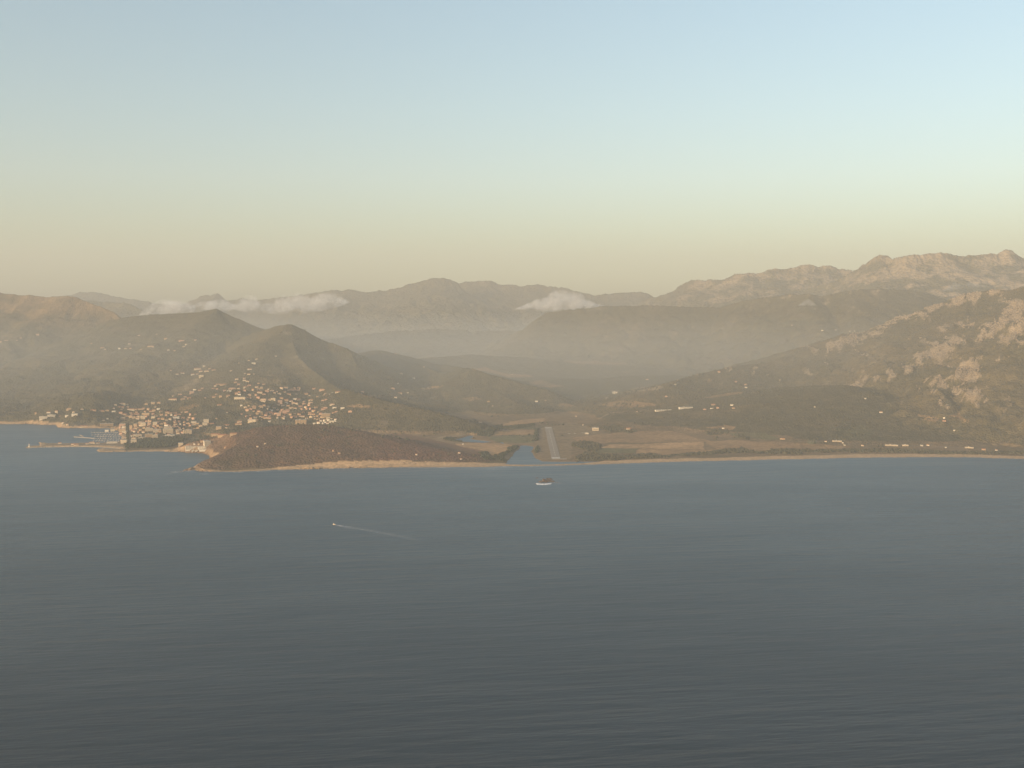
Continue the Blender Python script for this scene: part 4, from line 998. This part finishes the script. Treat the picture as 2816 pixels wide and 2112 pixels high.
for (p0, p1, nm) in PONT:
    cnt = {'s': 0, 'm': 0}; row = []
    nb = 19
    for i in range(nb):
        if random.random() < .08: continue
        t_ = (i + .5) / nb; kind = 's' if random.random() < .62 else 'm'
        side = 1 if i % 2 else -1
        X_, Y_, _ = at_sea(p0[0] + t_ * (p1[0] - p0[0]), p0[1] + t_ * (p1[1] - p0[1]))
        row.append((X_ + random.uniform(-.8, .8), Y_ + side * (8.2 + random.uniform(-1, 5)), kind, side))
    tot = {}
    for q in row: tot[(q[2], q[3])] = tot.get((q[2], q[3]), 0) + 1
    seen_ = {}
    for X_, Y_, kind, side in row:
        pr = protoS if kind == 's' else protoM; s_ = random.uniform(.8, 1.25)
        rz = math.pi / 2 * side + random.uniform(-.06, .06)
        if not used[kind]: o = pr; used[kind] = True; o.location = (X_, Y_, 0); o.rotation_euler = (0, 0, rz)
        else: o = copy_tree(pr, (X_, Y_, 0), rz, s_)
        word = 'white sailing boat with bare mast' if kind == 's' else 'white motor boat with blue canopy'
        k_ = seen_.get((kind, side), 0); seen_[(kind, side)] = k_ + 1
        pos_ = 'leftmost' if k_ == 0 else ('rightmost' if k_ == tot[(kind, side)] - 1 else ORD[k_] + ' from left')
        word = 'white sailing boat' if kind == 's' else 'white motor boat with canopy'
        tag(o, f'{word}, {pos_}, on {"far" if side > 0 else "near"} side of the {nm} marina pontoon', 'boat', f'{"sailing" if kind == "s" else "motor"} boats at the {nm} pontoon')

# motor boat under way, with its wake
bx, by, _ = at_sea(919, 1443); tx, ty, _ = at_sea(1172, 1487)
hd = math.atan2(by - ty, bx - tx)
sb = copy_tree(protoM, (bx, by, 0.2), hd, 1.1); sb.name = 'speed_boat'
tag(sb, 'small white motor boat speeding left across the open sea, trailing a wake', 'boat')
for k in ('group',):
    if k in sb: del sb[k]
def foam_mat(name, dens, sc, stretch=(1, 1, 1)):
    m_, n_, l_, b_ = new_mat(name)
    ge_ = n_.new('ShaderNodeNewGeometry'); no_ = n_.new('ShaderNodeTexNoise'); no_.inputs['Scale'].default_value = sc; no_.inputs['Detail'].default_value = 5
    at_ = n_.new('ShaderNodeAttribute'); at_.attribute_name = 'foam'
    l_.new(ge_.outputs['Position'], no_.inputs['Vector'])
    a_ = n_.new('ShaderNodeMath'); a_.operation = 'SUBTRACT'; a_.inputs[1].default_value = 0.5; l_.new(no_.outputs['Fac'], a_.inputs[0])
    m2 = n_.new('ShaderNodeMath'); m2.operation = 'MULTIPLY_ADD'; m2.inputs[1].default_value = 2.5; l_.new(a_.outputs[0], m2.inputs[0]); m2.inputs[2].default_value = 0.75
    m3 = n_.new('ShaderNodeMath'); m3.operation = 'MULTIPLY'; m3.use_clamp = True; l_.new(m2.outputs[0], m3.inputs[0]); l_.new(at_.outputs['Fac'], m3.inputs[1])
    l_.new(m3.outputs[0], b_.inputs['Alpha'])
    b_.inputs['Base Color'].default_value = (0.75, 0.76, 0.76, 1); b_.inputs['Roughness'].default_value = .9
    return m_
FOAM = foam_mat('sea_foam', 1, 0.12)
def foam_strip(name, pts, label, z=0.06, humps=None, stuff=True):
    """pts: (x, y, half width, strength) along the strip; edges fade out"""
    vs, fs, fa = [], [], []
    P_ = [Vector((p[0], p[1])) for p in pts]
    for i, p in enumerate(pts):
        d = (P_[min(i + 1, len(P_) - 1)] - P_[max(i - 1, 0)]).normalized(); nrm = Vector((-d.y, d.x))
        for k, (u, f, hz_) in enumerate(((-1, 0, 0), (-.5, .8, .5), (0, 1, 1), (.5, .8, .5), (1, 0, 0))):
            vs.append((p[0] + nrm.x * u * p[2], p[1] + nrm.y * u * p[2], z + hz_ * (humps or 0.0))); fa.append(f * p[3])
    for i in range(len(pts) - 1):
        for k in range(4): fs.append((i * 5 + k, (i + 1) * 5 + k, (i + 1) * 5 + k + 1, i * 5 + k + 1))
    me = bpy.data.meshes.new(name); me.from_pydata(vs, [], fs)
    at_ = me.attributes.new('foam', 'FLOAT', 'POINT'); at_.data.foreach_set('value', np.array(fa, np.float32))
    me.materials.append(FOAM); o = put(name, me); tag(o, label)
    o['kind'] = 'stuff'
    return o
L_ = math.hypot(bx - tx, by - ty); ux, uy = (tx - bx) / L_, (ty - by) / L_
wk = []
for i in range(40):
    t_ = i / 39; d = 5 + t_ * L_
    sway = 6 * math.sin(t_ * 5) * t_
    wk.append((bx + ux * d - uy * sway, by + uy * d + ux * sway, 2.2 + 11 * t_ ** .7, (1.0 if t_ < .06 else (.34 * (1 - t_) + .02))))
foam_strip('wake', wk, 'long thin foam wake trailing behind the speeding motor boat')
for sgn in (-1, 1):
    wk = []
    for i in range(10):
        t_ = i / 9; d = 2 + t_ * 75
        wk.append((bx + ux * d - uy * sgn * d * .16, by + uy * d + ux * sgn * d * .16, 1.4 + 1.5 * t_, .9 * (1 - t_)))
    foam_strip('bow_wave', wk, 'bright bow wave spreading from the speeding boat')

# surf line along the beaches and at the headland
def px_line(pts, n_):
    xs_ = np.linspace(pts[0][0], pts[-1][0], n_); return [(a, float(np.interp(a, [p[0] for p in pts], [p[1] for p in pts]))) for a in xs_]
for (pl, hw, st, lb) in (
   ([(560,1297.6),(650,1299),(764,1293.4),(900,1290),(1018,1288.3),(1100,1286.6),(1195,1286.4),(1321,1285.6),(1416,1283.5),(1543,1281)], 6, .55, 'thin white surf along the sand left of the river mouth'),
   ([(1543,1281.4),(1670,1277.3),(1800,1272.8),(1900,1270.4),(2037,1267.5),(2116,1265.4),(2243,1263),(2369,1260),(2527,1259),(2654,1259),(2816,1263.5)], 4.5, .22, 'faint surf along the long right beach')):
    pts = []
    for i, (a, b_) in enumerate(px_line(pl, 120)):
        X_, Y_, _ = at_sea(a, b_); pts.append((X_, Y_ + 3 * math.sin(i * .9), hw * random.uniform(.5, 1.3), st * random.choice((.2, .6, 1, 1.3))))
    foam_strip('surf', pts, lb)
for (a, b_, hw, ln, st) in ((482,1298,5,12,.9),(532,1300.5,4,9,.4),(560,1303.5,6,14,.7),(470,1301,4,14,.35),(604,1302,5,12,.35),(525,1295,6,9,.9),(515,1296,4,6,.8),(1352,1290,6,22,.45),(1240,1287,5,14,.4),(1310,1288.5,5,22,.35),(1396,1285,6,16,.3),(460,1302.5,4,20,.25)):
    pts = []
    for i in range(9):
        X_, Y_, _ = at_sea(a - ln + 2 * ln * i / 8, b_ + .5 * math.sin(i * 1.7 + a)); pts.append((X_, Y_, hw * math.sin(math.pi * (i + .6) / 9.2) + .5, st))
    foam_strip('surf', pts, 'broken patch of foam in the shallows near the shore')

# ------------------------------------------------------------------ reef islet with a white boil of surf
def rocky(name, label, cx, cy, rx, ry, h, seed, mat, parent=None, n=20, m=9, z0=-2.0, loc=None):
    r_ = random.Random(seed); vs, fs = [], []
    off = [[1 + r_.uniform(-.22, .22) for _ in range(n)] for _ in range(m)]
    for j in range(m):
        ph = j / (m - 1) * math.pi / 2
        for i in range(n):
            a = 2 * math.pi * i / n; k = off[j][i]
            vs.append((cx + rx * math.cos(ph) * math.cos(a) * k, cy + ry * math.cos(ph) * math.sin(a) * k, z0 + (h - z0) * (math.sin(ph) ** 1.15) * (1 + r_.uniform(-.12, .08))))
    for j in range(m - 1):
        for i in range(n): fs.append((j * n + i, j * n + (i + 1) % n, (j + 1) * n + (i + 1) % n, (j + 1) * n + i))
    fs.append(tuple(reversed(range(n)))); fs.append(tuple((m - 1) * n + i for i in range(n)))
    me = bpy.data.meshes.new(name); me.from_pydata(vs, [], fs); me.materials.append(mat)
    return put(name, me, parent, loc or (0, 0, 0))
REEF = simple('reef_rock', (0.13, 0.085, 0.06), .95, .3, .2)
ix, iy, _ = at_sea(1500, 1328)
e = empty('reef_islet', (ix, iy, 0)); tag(e, 'low reddish brown reef islet in the sea off the river mouth', 'islet')
sc_ = iy / FPX
for k, (dx, dy, rx, ry, h, sd) in enumerate(((-4, 30, 6, 14, 8.5, 1), (-13, 20, 8, 16, 3.2, 2), (9, 34, 12, 20, 4.2, 3), (20, 26, 12, 16, 2.8, 4), (3, 14, 6, 10, 3.0, 5), (-24, 95, 6, 14, 1.2, 6), (14, 75, 14, 24, 1.8, 7), (36, 10, 5, 8, 1.0, 8))):
    rocky('rock', None, dx, dy, rx, ry, h, sd, REEF, e)
# surf breaking on the sea side: thick rounded mound of white water
pts = []
for i in range(15):
    u = -1 + 2 * i / 14
    pts.append((ix - 5 + 23 * u, iy - 18 - 10 * (1 - u * u) + 6 * u, 13 * (1 - u * u) ** .5 + 2, 1.6))
foam_strip('breaking_surf', pts, 'bright white water breaking on the sea side of the reef islet', 0.1, 2.2)
pts = [(ix - 34 + i * 4, iy - 8 + i, 6, .5) for i in range(6)]
foam_strip('breaking_surf', pts, 'thin fan of foam left of the reef islet', 0.1)
pts = [(ix + 26 + i * 4, iy + 10 - i * 3, 5, .55) for i in range(7)]
foam_strip('breaking_surf', pts, 'thin streak of foam right of the reef islet', 0.1)
# rocks at the tip of the headland
ROCKB = simple('shore_rock', (0.24, 0.155, 0.10), .95, .3, .2)
for k, (a, b_, r_, lab) in enumerate(((512,1293,9,'low brown rock at the very tip of the headland'),(520,1291.5,11,'broad brown rock just behind the headland tip'),(531,1288,12,'brown rock on the left shore of the headland'),(545,1283,10,'brown rock below the left slope of the headland'),(566,1272,9,'small rock at the inner corner of the hotel bay'),(505,1295.5,5,'wave-washed rock farthest out from the headland'),(497,1298,3.5,'tiny rock awash beyond the headland tip'))):
    X_, Y_, _ = at_sea(a, b_); o = rocky('shore_rock', None, 0, 0, r_ * 1.2, r_ * 1.5, r_ * .38, 30 + k, ROCKB, None, 14, 6, -1.5, (X_, Y_, 0)); tag(o, lab, 'rock')

# ------------------------------------------------------------------ runway and parked aircraft
nl = at_sea(1517, 1262.5, 3); nr = at_sea(1542, 1262.5, 3); fl = at_sea(1498, 1174.5, 3); fr = at_sea(1517.5, 1174.5, 3)
rw = bpy.data.meshes.new('runway'); N_ = 24; vs, fs = [], []
for i in range(N_ + 1):
    t_ = i / N_
    for (a, b_) in ((nl, fl), (nr, fr)):
        X_ = a[0] + (b_[0] - a[0]) * t_; Y_ = a[1] + (b_[1] - a[1]) * t_
        vs.append((X_, Y_, 0))
zg = [max(ground(vs[2 * i][0], vs[2 * i][1]), ground(vs[2 * i + 1][0], vs[2 * i + 1][1]), 2.0) for i in range(N_ + 1)]
zg = np.maximum.accumulate(np.array(zg)); 
for i in range(N_ + 1):
    for k in (0, 1): v_ = vs[2 * i + k]; vs[2 * i + k] = (v_[0], v_[1], float(zg[i]) + .9)
for i in range(N_): fs.append((2 * i, 2 * i + 1, 2 * i + 3, 2 * i + 2))
base_n = len(vs); vs += [(v_[0], v_[1], v_[2] - 4) for v_ in vs[:]]
for i in range(N_):
    fs.append((2 * i + 2, base_n + 2 * i + 2, base_n + 2 * i, 2 * i)); fs.append((2 * i + 1, base_n + 2 * i + 1, base_n + 2 * i + 3, 2 * i + 3))
fs.append((0, base_n, base_n + 1, 1)); fs.append((2 * N_ + 1, base_n + 2 * N_ + 1, base_n + 2 * N_, 2 * N_))
rw.from_pydata(vs, [], fs); rw.materials.append(simple('runway_asphalt', (0.25, 0.205, 0.155), .9, .07, .03))
o = put('runway', rw); o['kind'] = 'structure'
def rp(t_, u):      # point on the runway: t along, u across 0..1
    X0 = nl[0] + (fl[0] - nl[0]) * t_; Y0 = nl[1] + (fl[1] - nl[1]) * t_; X1 = nr[0] + (fr[0] - nr[0]) * t_; Y1 = nr[1] + (fr[1] - nr[1]) * t_
    return (X0 + (X1 - X0) * u, Y0 + (Y1 - Y0) * u, float(np.interp(t_, np.linspace(0, 1, N_ + 1), zg)) + .93)
PAINT = simple('runway_paint', (0.72, 0.68, 0.60), .8, .15, .2)
def mark(t0, t1, u0, u1):
    me = bpy.data.meshes.new('runway_marking'); me.from_pydata([rp(t0, u0), rp(t0, u1), rp(t1, u1), rp(t1, u0)], [], [(0, 1, 2, 3)]); me.materials.append(PAINT)
    k = put('runway_marking', me); k.parent = o
for k in range(8): mark(.012, .045, .07 + k * .11, .07 + k * .11 + .065)
for k in range(8): mark(.955, .985, .07 + k * .11, .07 + k * .11 + .065)
for k in range(14): mark(.09 + k * .06, .12 + k * .06, .48, .52)
# turning pad at the near end
tp_ = MB(); X_, Y_, Zt = rp(0, 1); tp_.box(X_ + .5, X_ + 22, Y_ - 2, Y_ + 26, Zt - 4, Zt - .1)
k = put('turning_pad', tp_.mesh('turning_pad', MATS['runway_asphalt'])); k['kind'] = 'structure'
def aircraft(px, py, rz, label):
    x, y, z = hit(px, py)
    e = empty('light_aircraft', (x, y, z + .2), rz); tag(e, label, 'aircraft', None)
    put('fuselage', MB().lathe([(.15, -5.5), (.55, -2), (.95, .5), (.95, 2.2), (.35, 3.8)], 10).mesh('fuselage', HULLW), e).rotation_euler = (0, math.pi / 2, 0)
    e.children[0].location = (0, 0, 1.6)
    put('wing', MB().box(-.2, 1.8, -8, 8, 2.4, 2.6).mesh('wing', HULLW), e)
    put('tailplane', MB().box(-5.6, -4.5, -2.6, 2.6, 1.7, 1.82).mesh('tailplane', HULLW), e)
    put('fin', MB().box(-5.7, -4.4, -.1, .1, 1.7, 4.0).mesh('fin', HULLW), e)
    put('landing_gear', MB().box(.6, 1.0, -1.3, -1.1, 0, 1.2).box(.6, 1.0, 1.1, 1.3, 0, 1.2).box(2.9, 3.1, -.1, .1, 0, 1.2).mesh('landing_gear', HULLB), e)
aircraft(1100 + 1470 / 3.16, 1050 + 455 / 3.16, 1.2, 'small white aircraft parked nearest the runway, leftmost')
aircraft(1100 + 1520 / 3.16, 1050 + 452 / 3.16, 0.9, 'small white aircraft parked second from the runway')
aircraft(1100 + 1592 / 3.16, 1050 + 448 / 3.16, 1.5, 'small white aircraft parked left of the white airfield building')

# ------------------------------------------------------------------ woods, scrub, town trees, boulders (uncountable stuff)
def ico():
    bm_ = bmesh.new(); bmesh.ops.create_icosphere(bm_, subdivisions=1, radius=1)
    v_ = np.array([v.co[:] for v in bm_.verts], np.float32); f_ = np.array([[q.index for q in f.verts] for f in bm_.faces], np.int32); bm_.free(); return v_, f_
IV, IF = ico()
def scatter(name, pts, rad, flat_, mat, label, jit=.28):
    """pts: n x 3; one joined mesh of uneven clumps"""
    n_ = len(pts)
    if n_ == 0: return
    r_ = rad[:, None, None]; k = len(IV)
    V_ = IV[None] * (1 + rng.uniform(-jit, jit, (n_, k, 1))) * r_ * np.array([1, 1, flat_])[None, None] * rng.uniform(.75, 1.3, (n_, 1, 3))
    V_ += pts[:, None, :]; V_[:, :, 2] += (rad * flat_ * .55)[:, None]
    F_ = (IF[None] + (np.arange(n_) * k)[:, None, None]).reshape(-1, 3)
    me = bpy.data.meshes.new(name); me.vertices.add(n_ * k); me.vertices.foreach_set('co', V_.astype(np.float32).ravel())
    me.loops.add(len(F_) * 3); me.loops.foreach_set('vertex_index', F_.astype(np.int32).ravel())
    me.polygons.add(len(F_)); me.polygons.foreach_set('loop_start', np.arange(0, len(F_) * 3, 3, dtype=np.int32)); me.update(calc_edges=True)
    me.materials.append(mat); o = put(name, me); tag(o, label, kind='stuff'); return o
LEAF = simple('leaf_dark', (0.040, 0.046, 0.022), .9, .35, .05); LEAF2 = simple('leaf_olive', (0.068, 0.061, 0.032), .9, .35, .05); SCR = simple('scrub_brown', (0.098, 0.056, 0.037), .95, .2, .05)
BOUL = simple('granite', (0.26, 0.20, 0.14), .9, .25, .06)
def sample(mask, n_):
    r, c = np.where(mask)
    if len(r) == 0: return np.zeros((0, 3))
    wgt = (GY[r, c] * (T[np.minimum(c + 1, NC - 1)] - T[c])) * GY[r, c]
    i = rng.choice(len(r), min(n_, len(r) * 3), p=wgt / wgt.sum())
    r, c = r[i], c[i]; r2 = np.minimum(r + 1, NR - 1); c2 = np.minimum(c + 1, NC - 1); a = rng.random(len(r)); b_ = rng.random(len(r))
    X_ = GX[r, c] * (1 - b_) + GX[r, c2] * b_; Y_ = GY[r, c] * (1 - a) + GY[r2, c] * a
    X_ = X_ * Y_ / GY[r, c]
    return np.stack([X_, Y_, np.minimum(Z[r, c], Z[r2, c2])], 1)
INF = (np.abs(TT) < 0.53)
def zone(polys):
    m_ = np.zeros(GX.shape, bool)
    for P_ in polys:
        xs_ = [p[0] for p in P_]; ys_ = [p[1] for p in P_]
        q = (PX > min(xs_)) & (PX < max(xs_)) & (PY > min(ys_)) & (PY < max(ys_)) & (GY < 7000)
        t_ = np.zeros(GX.shape, bool); t_[q] = in_poly(WX[q], WY[q], P_); m_ |= t_
    return m_ & (Z > .4) & ~SEA_M
dlagf = np.full(GX.shape, 1e5, np.float32); dlagf[:rs] = dlag
riv = zone([zp(*KZ, [(560,700),(720,600),(1050,600),(1130,560),(1330,500),(1330,590),(1150,640),(1130,700),(1050,740),(960,740),(760,720),(740,830),(600,800),(640,740)]),
    zp(*KZ, [(130,800),(200,765),(430,765),(420,800),(520,850),(300,840)]), zp(*KZ, [(1430,980),(1560,930),(1720,915),(1720,960),(1620,1030),(1480,1060),(1380,1130),(1330,1200),(1430,1230),(1380,1260),(1180,1210),(950,1200),(850,1060),(1000,1060),(1130,1160),(1300,1080),(1440,1040)]),
    zp(*KZ, [(1990,590),(2060,570),(2050,700),(2040,830),(1960,840),(1980,690)]), zp(*KZ, [(1910,1010),(2050,930),(2090,1000),(2010,1130),(2080,1220),(1990,1180),(1940,1090)]),
    zp(*KZ, [(1120,570),(1290,560),(1600,520),(1990,480),(2000,520),(1600,590),(1300,580),(1130,640)])])
p_ = sample(riv & INF & (dlagf > 12), 2800); scatter('riverside_trees', p_, rng.uniform(2.0, 4.2, len(p_)), 1.0, LEAF, 'dark trees crowding the banks of the river')
dun = zone([zp(*B5, [(230,690),(340,675),(480,700),(480,740),(430,770),(380,770),(300,740),(220,720)]), zp(*B5, [(250,820),(350,770),(480,790),(700,800),(900,780),(960,790),(980,800),(1180,800),(1260,775),(1440,765),(1700,735),(1850,770),(2212,760),(2212,790),(1900,785),(1700,775),(1450,790),(1260,800),(900,825),(700,830),(420,855),(260,850)]),
    zp(*B5, [(480,560),(600,535),(690,560),(790,590),(740,605),(540,590)]), zp(*B5, [(1380,590),(1500,570),(1620,600),(1560,615),(1400,625)]), zp(*B5, [(1660,610),(1760,640),(1760,665),(1640,640)]), zp(*B4, [(0,905),(200,900),(400,915),(700,900),(1100,905),(1500,925),(2212,925),(2212,948),(1500,945),(1100,935),(600,930),(0,930)])])
p_ = sample(dun & INF, 3600); scatter('dune_scrub', p_, rng.uniform(2.2, 5.0, len(p_)), .9, LEAF2, 'dark scrub and small trees behind the long beach')
plainw = (GY < 5600) & (Z > 1) & ~SEA_M & INF & (fbm(GX / 130 + 2, GY / 130, 3) > .12) & (colr[..., 0] < .16) & (DSEA > 110)
p_ = sample(plainw, 1800); scatter('field_trees', p_, rng.uniform(2.5, 5.0, len(p_)), 1.0, LEAF2, 'scattered dark trees and hedges on the coastal plain')
townm = in_poly(PX, PY, [(150,1160),(300,1090),(500,1060),(700,1030),(930,1070),(940,1160),(700,1175),(560,1210),(520,1225),(345,1232),(340,1180)]) & (GY < 7000) & (Z > 2) & ~SEA_M & ~((PX > 344) & (PX < 358))
p_ = sample(townm, 2600); scatter('town_trees', p_, rng.uniform(1.8, 3.8, len(p_)), 1.1, LEAF, 'dark garden trees between the houses of the town')
av = []  # crowns added so the shaded street reads as a dark strip
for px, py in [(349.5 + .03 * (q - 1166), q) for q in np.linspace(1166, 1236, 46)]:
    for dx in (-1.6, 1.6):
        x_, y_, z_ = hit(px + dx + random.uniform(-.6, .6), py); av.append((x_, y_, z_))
av = np.array(av); scatter('added_street_trees', av, rng.uniform(2.6, 3.8, len(av)), 1.5, LEAF, 'dark tree crowns added for the shade of the straight street down to the harbour')
park = in_poly(PX, PY, zp(*Z4, [(690,900),(830,870),(1000,880),(1150,850),(1320,850),(1420,870),(1300,960),(1180,1000),(900,1010),(500,1005),(500,950),(600,945)])) & (GY < 4700) & (Z > .5) & ~SEA_M
p_ = sample(park, 900); scatter('park_trees', p_, rng.uniform(3, 5.5, len(p_)), 1.1, LEAF, 'dark grove between the town and its beach')
hd_ = (cls == idx['headland']) & ~SEA_M & (Z > 3) & (DSEA > 28)
p_ = sample(hd_ & INF & (n1 < .12), 5200); scatter('headland_scrub', p_, rng.uniform(0.7, 1.8, len(p_)), .8, SCR, 'low brown scrub covering the headland')
hs_ = np.isin(cls, [idx[k] for k in ('near_hill', 'town_hill', 'round_hill', 'second_hill', 'spur_a', 'spur_b', 'spur_c', 'spur_d', 'spur_e')]) & (GY < 6300) & (Z > 8) & INF & (rockm < .3) & ~SEA_M
p_ = sample(hs_, 15000); scatter('hillside_scrub', p_, rng.uniform(2.0, 5.2, len(p_)), .8, LEAF2, 'rough evergreen scrub covering the near hills')
bo_ = near & (rockm > .45) & (GY < 6600) & INF
p_ = sample(bo_, 6500); scatter('boulders', p_, rng.uniform(1.8, 5.0, len(p_)) , .9, BOUL, 'pale granite boulders and outcrops on the rocky hill', .35)
